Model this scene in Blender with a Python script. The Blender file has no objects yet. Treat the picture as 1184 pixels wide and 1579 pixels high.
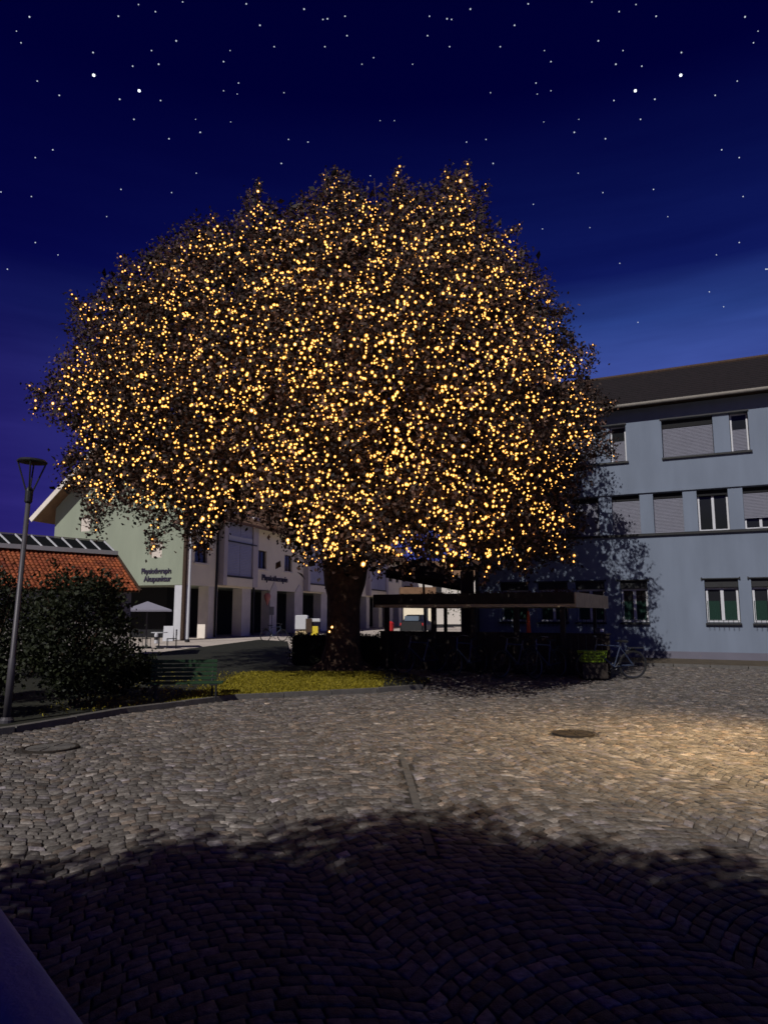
import bpy, bmesh, math, random
import numpy as np
from mathutils import Vector, Matrix

random.seed(7)
rng = np.random.default_rng(11)
SC = bpy.context.scene
COL = SC.collection
R = math.radians

# ------------------------------------------------------------------ camera
FPX, HOR, CX, CY, CAMZ = 1090.0, 945.0, 592.0, 789.5, 1.6
PITCH = math.atan((HOR - CY) / FPX)
cd = bpy.data.cameras.new('camera')
cam = bpy.data.objects.new('camera', cd)
COL.objects.link(cam)
cam.location = (0, 0, CAMZ)
cam.rotation_euler = (R(90) + PITCH, 0, 0)
cd.sensor_fit = 'VERTICAL'
cd.sensor_height = 36
cd.lens = 36 * FPX / 1579
cd.clip_end = 6000
cd.clip_start = 0.05
SC.camera = cam

# ------------------------------------------------------------------ world
SUN_EL, SUN_AZ = R(40), R(30)            # azimuth: left of straight behind the viewer
to_sun = Vector((-math.sin(SUN_AZ) * math.cos(SUN_EL), -math.cos(SUN_AZ) * math.cos(SUN_EL), math.sin(SUN_EL)))
w = bpy.data.worlds.new('World')
SC.world = w
w.use_nodes = True
nt = w.node_tree
nt.nodes.clear()
def N(t, typ, **kw):
    n = t.nodes.new(typ)
    for k, v in kw.items():
        setattr(n, k, v)
    return n
out = N(nt, 'ShaderNodeOutputWorld')
bg = N(nt, 'ShaderNodeBackground')
bg.inputs['Strength'].default_value = 1.0
sky = N(nt, 'ShaderNodeTexSky', sky_type='NISHITA', sun_disc=False)
sky.sun_elevation = SUN_EL
sky.sun_rotation = math.atan2(to_sun.x, to_sun.y)
tint = N(nt, 'ShaderNodeMixRGB', blend_type='MULTIPLY')
tint.inputs[0].default_value = 1.0
tint.inputs[2].default_value = (0.00015, 0.00015, 0.0125, 1)     # night: the daylight sky dimmed to deep ultramarine
tc = N(nt, 'ShaderNodeTexCoord')
sep = N(nt, 'ShaderNodeSeparateXYZ')
ramp = N(nt, 'ShaderNodeValToRGB')
cr = ramp.color_ramp
cr.elements[0].position = 0.0
cr.elements[0].color = (0.026, 0.038, 0.185, 1)
cr.elements[1].position = 0.62
cr.elements[1].color = (0, 0, 0, 1)
for pos, c in ((0.12, (0.022, 0.034, 0.17)), (0.30, (0.014, 0.028, 0.145)), (0.375, (0.006, 0.016, 0.09)), (0.43, (0.0012, 0.003, 0.028))):
    e = cr.elements.new(pos)
    e.color = (*c, 1)
# the afterglow is broad: strongest to the right of the square, purple and dim on the left
side = N(nt, 'ShaderNodeMapRange')
side.inputs['From Min'].default_value = -0.75
side.inputs['From Max'].default_value = 0.45
side.interpolation_type = 'SMOOTHSTEP'
noi = N(nt, 'ShaderNodeTexNoise')
noi.inputs['Scale'].default_value = 3.0
noi.inputs['Detail'].default_value = 5.0
mp = N(nt, 'ShaderNodeMapping')
mp.inputs['Scale'].default_value = (1, 1, 9)
nr = N(nt, 'ShaderNodeMapRange')
nr.inputs['From Min'].default_value = 0.3
nr.inputs['From Max'].default_value = 0.7
nr.inputs['To Min'].default_value = 0.75
nr.inputs['To Max'].default_value = 1.25
scol = N(nt, 'ShaderNodeMixRGB', blend_type='MIX')
scol.inputs[1].default_value = (0.55, 0.04, 0.26, 1)
scol.inputs[2].default_value = (3.6, 3.0, 1.95, 1)
m1 = N(nt, 'ShaderNodeMixRGB', blend_type='MULTIPLY'); m1.inputs[0].default_value = 1
m2 = N(nt, 'ShaderNodeMixRGB', blend_type='MULTIPLY'); m2.inputs[0].default_value = 1
add = N(nt, 'ShaderNodeMixRGB', blend_type='ADD'); add.inputs[0].default_value = 1
L = nt.links.new
L(sky.outputs[0], tint.inputs[1])
L(tc.outputs['Generated'], sep.inputs[0])
L(sep.outputs['Z'], ramp.inputs[0])
L(sep.outputs['X'], side.inputs['Value'])
L(side.outputs[0], scol.inputs[0])
L(tc.outputs['Generated'], mp.inputs[0]); L(mp.outputs[0], noi.inputs['Vector'])
L(noi.outputs[0], nr.inputs['Value'])
L(ramp.outputs[0], m1.inputs[1]); L(scol.outputs[0], m1.inputs[2])
L(m1.outputs[0], m2.inputs[1]); L(nr.outputs[0], m2.inputs[2])
L(tint.outputs[0], add.inputs[1]); L(m2.outputs[0], add.inputs[2])
L(add.outputs[0], bg.inputs[0]); L(bg.outputs[0], out.inputs[0])

# ------------------------------------------------------------------ sun lamp (the bright moon-like key light)
sd = bpy.data.lights.new('sun', 'SUN')
sd.energy = 4.0
sd.angle = R(0.4)
sd.color = (1.0, 0.97, 0.94)
so = bpy.data.objects.new('sun', sd)
COL.objects.link(so)
so.rotation_euler = (-to_sun).to_track_quat('-Z', 'Y').to_euler()
so.location = (-20, -35, 40)

SC.view_settings.view_transform = 'Standard'
SC.view_settings.look = 'None'
SC.view_settings.exposure = 0
SC.view_settings.gamma = 1
SC.view_settings.use_curve_mapping = False
SC.cycles.use_denoising = True
SC.cycles.use_light_tree = True
SC.cycles.max_bounces = 6
SC.cycles.diffuse_bounces = 3
SC.cycles.transparent_max_bounces = 8
SC.cycles.sample_clamp_indirect = 4
SC.cycles.filter_width = 1.6

# ------------------------------------------------------------------ pixel helpers (used to lay the place out in metres)
def ray(x, y):
    u = (x - CX) / FPX; v = (CY - y) / FPX
    return Vector((u, math.cos(PITCH) - v * math.sin(PITCH), math.sin(PITCH) + v * math.cos(PITCH)))
def G(x, y, z=0.0):
    d = ray(x, y); return Vector((0, 0, CAMZ)) + d * ((z - CAMZ) / d.z)
def PY(x, y, Y):
    d = ray(x, y); return Vector((0, 0, CAMZ)) + d * (Y / d.y)

# ------------------------------------------------------------------ materials
MATS = {}
def mat(name, col, rough=0.8, var=0.15, scale=6.0, bump=0.0, bscale=None, metal=0.0, spec=0.3, col2=None, attr=None, streak=0):
    if name in MATS: return MATS[name]
    m = bpy.data.materials.new(name); m.use_nodes = True
    t = m.node_tree; b = t.nodes['Principled BSDF']
    b.inputs['Roughness'].default_value = rough
    b.inputs['Metallic'].default_value = metal
    b.inputs['Specular IOR Level'].default_value = spec
    tcn = N(t, 'ShaderNodeTexCoord')
    nz = N(t, 'ShaderNodeTexNoise'); nz.inputs['Scale'].default_value = scale; nz.inputs['Detail'].default_value = 6
    if streak:
        mpg = N(t, 'ShaderNodeMapping'); mpg.inputs['Scale'].default_value = (1, 1, streak)
        t.links.new(tcn.outputs['Object'], mpg.inputs[0]); t.links.new(mpg.outputs[0], nz.inputs['Vector'])
    else:
        t.links.new(tcn.outputs['Object'], nz.inputs['Vector'])
    mx = N(t, 'ShaderNodeMixRGB')
    c2 = col2 or tuple(min(1, c * (1 + var)) for c in col)
    c1 = tuple(c * (1 - var) for c in col)
    mx.inputs[1].default_value = (*c1, 1); mx.inputs[2].default_value = (*c2, 1)
    mr = N(t, 'ShaderNodeMapRange'); mr.inputs['From Min'].default_value = 0.3; mr.inputs['From Max'].default_value = 0.7
    t.links.new(nz.outputs[0], mr.inputs['Value']); t.links.new(mr.outputs[0], mx.inputs[0])
    res = mx.outputs[0]
    if attr:
        at = N(t, 'ShaderNodeAttribute'); at.attribute_name = attr
        ml = N(t, 'ShaderNodeMixRGB', blend_type='MULTIPLY'); ml.inputs[0].default_value = 1
        t.links.new(res, ml.inputs[1]); t.links.new(at.outputs['Color'], ml.inputs[2]); res = ml.outputs[0]
    t.links.new(res, b.inputs['Base Color'])
    if bump:
        bn = N(t, 'ShaderNodeBump'); bn.inputs['Strength'].default_value = bump; bn.inputs['Distance'].default_value = 0.02
        nb = N(t, 'ShaderNodeTexNoise'); nb.inputs['Scale'].default_value = bscale or scale * 6; nb.inputs['Detail'].default_value = 5
        t.links.new(tcn.outputs['Object'], nb.inputs['Vector'])
        t.links.new(nb.outputs[0], bn.inputs['Height']); t.links.new(bn.outputs[0], b.inputs['Normal'])
    MATS[name] = m
    return m
def leafmat(name, c1, c2, trans=0.25):
    m = bpy.data.materials.new(name); m.use_nodes = True
    t = m.node_tree; b = t.nodes['Principled BSDF']
    b.inputs['Roughness'].default_value = 0.62; b.inputs['Specular IOR Level'].default_value = 0.25
    at = N(t, 'ShaderNodeAttribute'); at.attribute_name = 'tint'
    mx = N(t, 'ShaderNodeMixRGB'); mx.inputs[1].default_value = (*c1, 1); mx.inputs[2].default_value = (*c2, 1)
    t.links.new(at.outputs['Fac'], mx.inputs[0]); t.links.new(mx.outputs[0], b.inputs['Base Color'])
    tr = N(t, 'ShaderNodeBsdfTranslucent'); t.links.new(mx.outputs[0], tr.inputs[0])
    ms = N(t, 'ShaderNodeMixShader'); ms.inputs[0].default_value = trans
    o = t.nodes['Material Output']
    t.links.new(b.outputs[0], ms.inputs[1]); t.links.new(tr.outputs[0], ms.inputs[2]); t.links.new(ms.outputs[0], o.inputs[0])
    MATS[name] = m
    return m
def emat(name, col, strength, sampled=True):
    m = bpy.data.materials.new(name); m.use_nodes = True
    t = m.node_tree; t.nodes.clear()
    o = N(t, 'ShaderNodeOutputMaterial'); e = N(t, 'ShaderNodeEmission')
    e.inputs[0].default_value = (*col, 1); e.inputs[1].default_value = strength
    t.links.new(e.outputs[0], o.inputs[0])
    if not sampled: m.cycles.emission_sampling = 'NONE'
    MATS[name] = m
    return m
def glassmat(name, col=(0.012, 0.013, 0.014), rough=0.12):
    return mat(name, col, rough=rough, var=0.1, scale=1.0, spec=0.28)

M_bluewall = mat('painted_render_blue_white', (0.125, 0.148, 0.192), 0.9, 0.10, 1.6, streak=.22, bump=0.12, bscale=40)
M_plinth = mat('plinth_render', (0.10, 0.095, 0.12), 0.9, 0.08, 1.5)
M_white = mat('white_paint', (0.42, 0.42, 0.44), 0.6, 0.04, 3)
M_blind = mat('blind_grey', (0.115, 0.115, 0.145), 0.7, 0.05, 4)
M_dark = mat('dark_metal', (0.012, 0.012, 0.013), 0.55, 0.2, 8)
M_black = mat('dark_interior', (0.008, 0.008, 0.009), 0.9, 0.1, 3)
M_glass = glassmat('window_glass')
M_curtain = mat('green_curtain', (0.006, 0.026, 0.018), 0.9, 0.3, 30)
M_roofdark = mat('dark_roof_tile', (0.008, 0.005, 0.006), 0.95, 0.3, 5, bump=0.3, bscale=20)
M_gutter = mat('gutter_metal', (0.24, 0.22, 0.19), 0.5, 0.1, 5)
M_wood = mat('brown_wood', (0.04, 0.022, 0.013), 0.8, 0.3, 12)
M_green_wall = mat('pale_green_render', (0.215, 0.24, 0.18), 0.9, 0.08, 1.2, streak=.25, bump=0.1, bscale=40)
M_cream = mat('cream_render', (0.76, 0.67, 0.50), 0.9, 0.06, 0.7, bump=0.1, bscale=40)
M_greybay = mat('grey_bay_render', (0.46, 0.41, 0.40), 0.9, 0.06, 1.0)
M_louvre = mat('blue_grey_louvre', (0.32, 0.33, 0.45), 0.6, 0.08, 3)
M_col = mat('pillar_render', (0.60, 0.54, 0.47), 0.9, 0.1, 1.2)
M_lettering = mat('dark_violet_lettering', (0.02, 0.014, 0.035), 0.6, 0.1, 4)
M_redtile = mat('red_clay_tile', (0.16, 0.03, 0.011), 0.75, 0.25, 2.5, col2=(0.27, 0.07, 0.022), attr='tint')
M_asphalt = mat('street_asphalt', (0.42, 0.36, 0.31), 0.9, 0.15, 0.8, bump=0.2, bscale=60)
M_pave = mat('pavement_strip', (0.06, 0.045, 0.028), 0.9, 0.25, 2, bump=0.3, bscale=50)
M_kerb = mat('granite_kerb', (0.08, 0.073, 0.066), 0.8, 0.2, 9, bump=0.3)
M_grout = mat('grout', (0.03, 0.025, 0.021), 0.95, 0.3, 14, bump=0.5, bscale=80)
M_cobble = mat('granite_cobble', (0.076, 0.064, 0.055), 0.72, 0.3, 28, bump=0.45, bscale=120, attr='tint', col2=(0.135, 0.120, 0.106))
M_iron = mat('cast_iron', (0.035, 0.028, 0.022), 0.6, 0.3, 20, metal=0.4)
M_soil = mat('lawn_soil', (0.010, 0.010, 0.005), 0.95, 0.4, 6)
M_bark = mat('bark', (0.05, 0.028, 0.016), 0.9, 0.5, 7, bump=0.9, bscale=16)
M_lamp = mat('lamp_grey_metal', (0.06, 0.055, 0.06), 0.5, 0.1, 6, metal=0.3)
M_benchgreen = mat('bench_green_paint', (0.008, 0.028, 0.009), 0.5, 0.2, 10)
M_beige = mat('canopy_beige_board', (0.42, 0.32, 0.18), 0.8, 0.15, 4)
M_brownboard = mat('dark_brown_board', (0.022, 0.016, 0.012), 0.8, 0.3, 8)
M_orange = mat('orange_cloth', (0.45, 0.07, 0.02), 0.8, 0.2, 6)
M_canvas = mat('pale_canvas', (0.20, 0.19, 0.235), 0.9, 0.06, 3)
M_darkcanvas = mat('dark_canvas', (0.02, 0.012, 0.012), 0.9, 0.2, 3)
M_lime = mat('lime_plastic', (0.16, 0.25, 0.012), 0.5, 0.1, 6)
M_yellow = mat('yellow_plastic', (0.55, 0.42, 0.03), 0.5, 0.1, 6)
M_red = mat('red_paint', (0.40, 0.02, 0.02), 0.5, 0.1, 6)
M_pink = mat('pink_sign', (0.45, 0.16, 0.13), 0.6, 0.1, 6)
M_rubber = mat('rubber', (0.012, 0.012, 0.012), 0.8, 0.1, 6)
M_chrome = mat('bike_metal', (0.07, 0.07, 0.075), 0.3, 0.1, 6, metal=0.8)
M_bikeblue = mat('bike_paint', (0.03, 0.04, 0.07), 0.4, 0.1, 6)
M_stone = mat('basin_stone', (0.34, 0.33, 0.36), 0.7, 0.15, 5, bump=0.25, bscale=50)
M_water = glassmat('basin_water', (0.004, 0.006, 0.012), 0.04)
M_farwhite = mat('far_white_render', (0.50, 0.46, 0.41), 0.9, 0.05, 0.5)
M_farbrown = mat('far_brown_tile', (0.16, 0.09, 0.05), 0.9, 0.2, 2)
L_beech = leafmat('beech_leaf', (0.005, 0.0025, 0.002), (0.24, 0.135, 0.095), 0.15)
L_green = leafmat('shrub_leaf', (0.003, 0.005, 0.0015), (0.022, 0.027, 0.008), 0.2)
L_hedge = leafmat('hedge_leaf', (0.006, 0.008, 0.004), (0.016, 0.02, 0.008), 0.1)
L_grass = leafmat('grass_blade', (0.14, 0.115, 0.008), (0.32, 0.26, 0.02), 0.3)
L_sedum = leafmat('sedum_leaf', (0.05, 0.012, 0.008), (0.12, 0.05, 0.015), 0.2)
L_far = leafmat('far_tree_leaf', (0.03, 0.05, 0.01), (0.07, 0.11, 0.03), 0.2)

# ------------------------------------------------------------------ mesh builders
class MB:
    def __init__(s): s.v = []; s.f = []
    def add(s, vs, fs):
        o = len(s.v); s.v += [tuple(v) for v in vs]; s.f += [tuple(i + o for i in f) for f in fs]; return s
    def box(s, x0, x1, y0, y1, z0, z1, bev=0.0):
        x0, x1 = min(x0, x1), max(x0, x1); y0, y1 = min(y0, y1), max(y0, y1); z0, z1 = min(z0, z1), max(z0, z1)
        if bev <= 0:
            vs = [(x0,y0,z0),(x1,y0,z0),(x1,y1,z0),(x0,y1,z0),(x0,y0,z1),(x1,y0,z1),(x1,y1,z1),(x0,y1,z1)]
            fs = [(3,2,1,0),(4,5,6,7),(0,1,5,4),(1,2,6,5),(2,3,7,6),(3,0,4,7)]
        else:
            b = bev
            def ringv(x0, x1, y0, y1, z): return [(x0,y0,z),(x1,y0,z),(x1,y1,z),(x0,y1,z)]
            vs = ringv(x0+b,x1-b,y0+b,y1-b,z0)+ringv(x0,x1,y0,y1,z0+b)+ringv(x0,x1,y0,y1,z1-b)+ringv(x0+b,x1-b,y0+b,y1-b,z1)
            fs = [(3,2,1,0),(12,13,14,15)]
            for k in range(3):
                for i in range(4):
                    a = k*4; j = (i+1) % 4
                    fs.append((a+i, a+j, a+4+j, a+4+i))
        return s.add(vs, fs)
    def obox(s, p, q, wid, hei, up=(0, 0, 1)):
        p = Vector(p); q = Vector(q); d = (q - p).normalized(); u = Vector(up)
        r = d.cross(u)
        if r.length < 1e-4: r = d.cross(Vector((1, 0, 0)))
        r.normalize(); u = r.cross(d).normalized()
        vs = []
        for c in (p, q):
            for a, b in ((-1,-1),(1,-1),(1,1),(-1,1)): vs.append(c + r * a * wid / 2 + u * b * hei / 2)
        return s.add(vs, [(0,1,2,3),(7,6,5,4),(0,4,5,1),(1,5,6,2),(2,6,7,3),(3,7,4,0)])
    def tube(s, pts, rad, n=8, cap=True, jit=0.0):
        pts = [Vector(p) for p in pts]
        if not hasattr(rad, '__len__'): rad = [rad] * len(pts)
        o = len(s.v); prev = None
        for i, p in enumerate(pts):
            d = (pts[min(i+1, len(pts)-1)] - pts[max(i-1, 0)]).normalized()
            if prev is None:
                a = Vector((1, 0, 0)) if abs(d.x) < 0.9 else Vector((0, 1, 0))
                r = d.cross(a).normalized()
            else:
                r = (prev - d * prev.dot(d)).normalized()
            prev = r; u = d.cross(r)
            for k in range(n):
                t = 2 * math.pi * k / n; rr = rad[i] * (1 + (random.uniform(-jit, jit) if jit else 0))
                s.v.append(tuple(p + (r * math.cos(t) + u * math.sin(t)) * rr))
        for i in range(len(pts) - 1):
            for k in range(n):
                a = o + i*n + k; b = o + i*n + (k+1) % n
                s.f.append((a, b, b + n, a + n))
        if cap:
            s.f.append(tuple(o + k for k in range(n))[::-1]); s.f.append(tuple(o + (len(pts)-1)*n + k for k in range(n)))
        return s
    def lathe(s, prof, n=16, c=(0, 0, 0), closed=False):
        o = len(s.v)
        for r, z in prof:
            for k in range(n):
                t = 2*math.pi*k/n; s.v.append((c[0] + r*math.cos(t), c[1] + r*math.sin(t), c[2] + z))
        for i in range(len(prof) - (0 if closed else 1)):
            j = (i + 1) % len(prof)
            for k in range(n):
                k2 = (k+1) % n
                s.f.append((o+i*n+k, o+i*n+k2, o+j*n+k2, o+j*n+k))
        return s
    def torus(s, c, ax, R0, r, n=24, m=6):
        c = Vector(c); ax = Vector(ax).normalized(); a = ax.cross(Vector((0,0,1)));
        if a.length < 1e-3: a = Vector((1,0,0))
        a.normalize(); b = ax.cross(a); o = len(s.v)
        for i in range(n):
            t = 2*math.pi*i/n; d = a*math.cos(t) + b*math.sin(t)
            for j in range(m):
                q = 2*math.pi*j/m; s.v.append(tuple(c + d*(R0 + r*math.cos(q)) + ax*r*math.sin(q)))
        for i in range(n):
            for j in range(m):
                i2 = (i+1) % n; j2 = (j+1) % m
                s.f.append((o+i*m+j, o+i2*m+j, o+i2*m+j2, o+i*m+j2))
        return s
    def holed(s, x0, x1, z0, z1, y, holes, depth, out_sign=1):
        """front wall skin in the xz plane at y, with reveals going back (-out_sign*depth) round each hole"""
        xs = sorted({x0, x1, *[min(max(h[i], x0), x1) for h in holes for i in (0, 1)]})
        zs = sorted({z0, z1, *[min(max(h[i], z0), z1) for h in holes for i in (2, 3)]})
        for i in range(len(xs)-1):
            for j in range(len(zs)-1):
                cx = (xs[i]+xs[i+1])/2; cz = (zs[j]+zs[j+1])/2
                if any(h[0] < cx < h[1] and h[2] < cz < h[3] for h in holes): continue
                s.add([(xs[i],y,zs[j]),(xs[i+1],y,zs[j]),(xs[i+1],y,zs[j+1]),(xs[i],y,zs[j+1])], [(0,1,2,3)])
        yb = y - out_sign*depth
        for a, b, c, d in holes:
            for p, q in (((a,c),(b,c)),((b,c),(b,d)),((b,d),(a,d)),((a,d),(a,c))):
                s.add([(p[0],y,p[1]),(q[0],y,q[1]),(q[0],yb,q[1]),(p[0],yb,p[1])], [(0,1,2,3)])
        return s
    def poly(s, pts, z):
        return s.add([(p[0], p[1], z) for p in pts], [tuple(range(len(pts)))])
    def build(s, name, material, parent=None, smooth=False, **props):
        me = bpy.data.meshes.new(name)
        me.from_pydata(s.v, [], s.f); me.update()
        if any(len(f) > 4 for f in s.f):
            bm = bmesh.new(); bm.from_mesh(me)
            bmesh.ops.triangulate(bm, faces=[f for f in bm.faces if len(f.verts) > 4]); bm.to_mesh(me); bm.free()
        me.materials.append(material)
        if smooth: me.polygons.foreach_set('use_smooth', [True]*len(me.polygons))
        o = bpy.data.objects.new(name, me); COL.objects.link(o)
        if parent is not None: o.parent = parent
        for k, v in props.items(): o[k] = v
        return o

def thing(name, label, cat, loc=(0, 0, 0), rz=0.0, group=None):
    o = bpy.data.objects.new(name, None); COL.objects.link(o)
    o.empty_display_size = 0.3
    o.location = loc; o.rotation_euler = (0, 0, rz); o['label'] = label; o['category'] = cat
    if group: o['group'] = group
    return o
def copy_tree(o, parent=None):
    c = o.copy(); COL.objects.link(c); c.parent = parent
    for ch in list(o.children): copy_tree(ch, c)
    return c
def part(parent, name, material, *boxes, **kw):
    m = MB()
    for b in boxes: m.box(*b)
    return m.build(name, material, parent, **kw)

def leaf_mesh(name, C, size, material, parent=None, up=0.35, aspect=0.62, tint=None, droop=0.0, **props):
    """C: (n,3) leaf centres; each leaf is a folded diamond of two triangles"""
    n = len(C)
    nrm = rng.normal(size=(n, 3)); nrm[:, 2] += up; nrm /= np.linalg.norm(nrm, axis=1)[:, None]
    d = rng.normal(size=(n, 3)); d[:, 2] -= droop
    d -= nrm * np.sum(d * nrm, axis=1)[:, None]; d /= np.linalg.norm(d, axis=1)[:, None] + 1e-9
    b = np.cross(nrm, d)
    L_ = size[:, None] if hasattr(size, '__len__') else size
    V = np.empty((n, 4, 3))
    V[:, 0] = C - d * L_ * 0.5
    V[:, 1] = C + b * L_ * aspect * 0.5 + nrm * L_ * 0.10
    V[:, 2] = C + d * L_ * 0.5
    V[:, 3] = C - b * L_ * aspect * 0.5 + nrm * L_ * 0.10
    me = bpy.data.meshes.new(name)
    me.vertices.add(n * 4); me.vertices.foreach_set('co', V.reshape(-1))
    idx = np.arange(n) * 4
    F = np.stack([idx, idx+1, idx+2, idx, idx+2, idx+3], axis=1).reshape(-1)
    me.loops.add(n * 6); me.loops.foreach_set('vertex_index', F.astype(np.int32))
    me.polygons.add(n * 2); me.polygons.foreach_set('loop_start', np.arange(0, n*6, 3, dtype=np.int32))
    me.update(calc_edges=True)
    a = me.attributes.new('tint', 'FLOAT', 'POINT')
    tv = rng.random(n) if tint is None else tint
    a.data.foreach_set('value', np.repeat(tv, 4).astype(np.float32))
    me.materials.append(material)
    o = bpy.data.objects.new(name, me); COL.objects.link(o)
    if parent is not None: o.parent = parent
    for k, v in props.items(): o[k] = v
    return o

def clusters(centres, per, sig, sig_z=None):
    c = np.repeat(np.asarray(centres), per, axis=0)
    j = rng.normal(size=c.shape) * sig
    if sig_z is not None: j[:, 2] = rng.normal(size=len(c)) * sig_z
    return c + j

# ================================================================== SETTING
def structure(o): o['kind'] = 'structure'; return o
structure(MB().poly([(-700,-300),(700,-300),(700,900),(-700,900)], -0.012).build('ground', M_asphalt))

# ---- right building frame
WO = G(1184, 1022); WD = Vector((-0.897, 0.443, 0)).normalized(); WN = Vector((-WD.y, WD.x, 0))   # WN points to the viewer
W_RZ = math.atan2(WD.y, WD.x)
def wall_pt(s, off=0.0, z=0.0): return WO + WD * s + WN * off + Vector((0, 0, z))

# lawn and its kerb
kerb_pts = [(-9.2, 5.0), (-6.3, 8.0), (-5.0, 9.85), (-4.19, 11.71), (-2.82, 13.55), (-0.16, 14.75), (0.8, 15.44)]
lawn_pts = kerb_pts + [(1.1, 17.2), (0.2, 19.9), (-2.9, 21.6), (-3.95, 30), (-5.3, 39.5), (-7.3, 42), (-9.1, 27.0), (-12.5, 18), (-16, 9), (-16, 5)]
lawn = structure(MB().poly(lawn_pts, 0.05).build('lawn', M_soil))
kerb = structure(MB().tube([(x, y, 0.0) for x, y in kerb_pts], 0.05, 6).build('kerb', M_kerb))
def resample(pts, step):
    P = [Vector((*p, 0)) for p in pts]; res = []
    for a, b in zip(P[:-1], P[1:]):
        n = max(1, round((b-a).length/step))
        for i in range(n): res.append(a.lerp(b, i/n))
    res.append(P[-1]); return res
kp = resample(kerb_pts, 0.95)
for a, b in zip(kp[:-1], kp[1:]):
    d = (b-a).normalized()*0.008
    MB().obox(a+d+Vector((0,0,.035)), b-d+Vector((0,0,.035+random.uniform(-.006,.006))), 0.13, 0.11).build('kerb_stone', M_kerb, kerb)

# pavement strip in front of the right building with kerb stones
pv = structure(MB().poly([tuple(wall_pt(s, o)[:2]) for s, o in ((-14, -0.05), (9.9, -0.05), (9.9, 2.6), (5.6, 2.9), (3.0, 3.2), (-14, 3.2))], 0.06).build('pavement', M_pave))
s = 5.6
while s > -8:
    a = wall_pt(s, 3.22, 0.03); b = wall_pt(s - 0.98, 3.22, 0.03)
    MB().obox(a, b, 0.14, 0.12).build('kerb_stone', M_kerb, pv); s -= 1.0

# ---- cobbled square
ROT = R(24); cr_, sr_ = math.cos(ROT), math.sin(ROT)
PIT = 0.092; CW = 1.45
def in_poly(px, py, poly):
    P = np.asarray(poly); inside = np.zeros(np.shape(px), bool); j = len(P)-1
    for i in range(len(P)):
        xi, yi = P[i]; xj, yj = P[j]
        c = ((yi > py) != (yj > py)) & (px < (xj-xi)*(py-yi)/(yj-yi+1e-12)+xi)
        inside ^= c; j = i
    return inside
def warp(u, v):
    ph = (u / CW) % 1.0
    arc = 0.30 * (1 - (2*ph-1)**2) - 0.2
    y0 = v + arc
    return u*cr_ - y0*sr_, u*sr_ + y0*cr_
nu, nv = 380, 400
VC = np.cumsum(rng.uniform(.93, 1.07, nv+1)) * PIT - 100*PIT           # course lines
qs = []
for r in range(nv):
    wds = rng.uniform(.82, 1.35, nu) * PIT
    u1 = np.cumsum(wds) - nu*PIT*.54; u0 = u1 - wds
    qs.append(np.stack([np.stack([u0, np.full(nu, VC[r])], 1), np.stack([u1, np.full(nu, VC[r])], 1), np.stack([u1, np.full(nu, VC[r+1])], 1), np.stack([u0, np.full(nu, VC[r+1])], 1)], 1))
Q = np.concatenate(qs)
gx, gy = warp(Q[..., 0], Q[..., 1])
Q = np.stack([gx, gy], -1) + rng.normal(size=Q.shape)*0.0045
cxs = Q[..., 0].mean(1); cys = Q[..., 1].mean(1)
ok = (cys > 1.6) & (cys < 24.5) & (np.abs(cxs) < 0.60*cys + 2.0)
ok &= ~in_poly(cxs, cys, lawn_pts)
# distance to kerb line, the pavement and the strip of channel stones
for a, b in zip(kerb_pts[:-1], kerb_pts[1:]):
    a = np.array(a); b = np.array(b); ab = b-a
    t = np.clip(((cxs-a[0])*ab[0]+(cys-a[1])*ab[1])/(ab@ab), 0, 1)
    ok &= np.hypot(cxs-a[0]-t*ab[0], cys-a[1]-t*ab[1]) > 0.12
off = (cxs-WO.x)*WN.x + (cys-WO.y)*WN.y; ss = (cxs-WO.x)*WD.x + (cys-WO.y)*WD.y
ok &= (off > 3.36) | ((ss > 5.7) & (off > 2.7))
lx = 0.185 + (8.95-cys)*0.034
ok &= ~((np.abs(cxs-lx) < 0.045) & (cys < 9.0) & (cys > 4.9))
ok &= (np.hypot(cxs-2.52, cys-9.74) > 0.34) & (np.hypot(cxs+3.96, cys-8.72) > 0.37)
ok &= ~((np.abs((cxs+.93)*.64 - (cys-2.07)*.77 + .35) < 1.4) & (np.abs((cxs+.93)*.77 + (cys-2.07)*.64 + .46) < .5))
square = structure(MB().poly([(-16, 1.0), (16, 1.0), (18, 16), (11, 22.5), (3, 26), (-3, 26), (-9, 16)], -0.004).build('cobbled_square', M_grout))
Q = Q[ok]
cen = Q.mean(1, keepdims=True)
outer = cen + (Q-cen)*rng.uniform(0.88, 0.95, size=(len(Q),1,1))
inner = cen + (Q-cen)*rng.uniform(0.70, 0.84, size=(len(Q),1,1))
hz = rng.normal(size=len(Q))*0.0024 + 0.011
tilt = rng.normal(size=(len(Q),4))*0.0018
ns = len(Q)
VV = np.zeros((ns, 12, 3))
VV[:, 0:4, :2] = inner; VV[:, 0:4, 2] = hz[:,None] + tilt
VV[:, 4:8, :2] = outer; VV[:, 4:8, 2] = hz[:,None] - 0.0045 + tilt
VV[:, 8:12, :2] = outer + (outer-cen)*0.02; VV[:, 8:12, 2] = -0.01
FC = [(0,1,2,3)] + [(4+i, 4+(i+1)%4, (i+1)%4, i) for i in range(4)] + [(8+i, 8+(i+1)%4, 4+(i+1)%4, 4+i) for i in range(4)]
FC = np.array(FC)
base_t = np.clip(rng.lognormal(0.0, 0.30, ns), 0.4, 2.2)
hue = rng.random(ns)
tcol = np.stack([base_t*(1+0.12*(hue>0.8)), base_t, base_t*(1-0.10*(hue>0.8)+0.14*(hue<0.15)), np.ones(ns)], 1)
light = rng.random(ns) < 0.06
tcol[light, :3] *= 1.6
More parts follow.
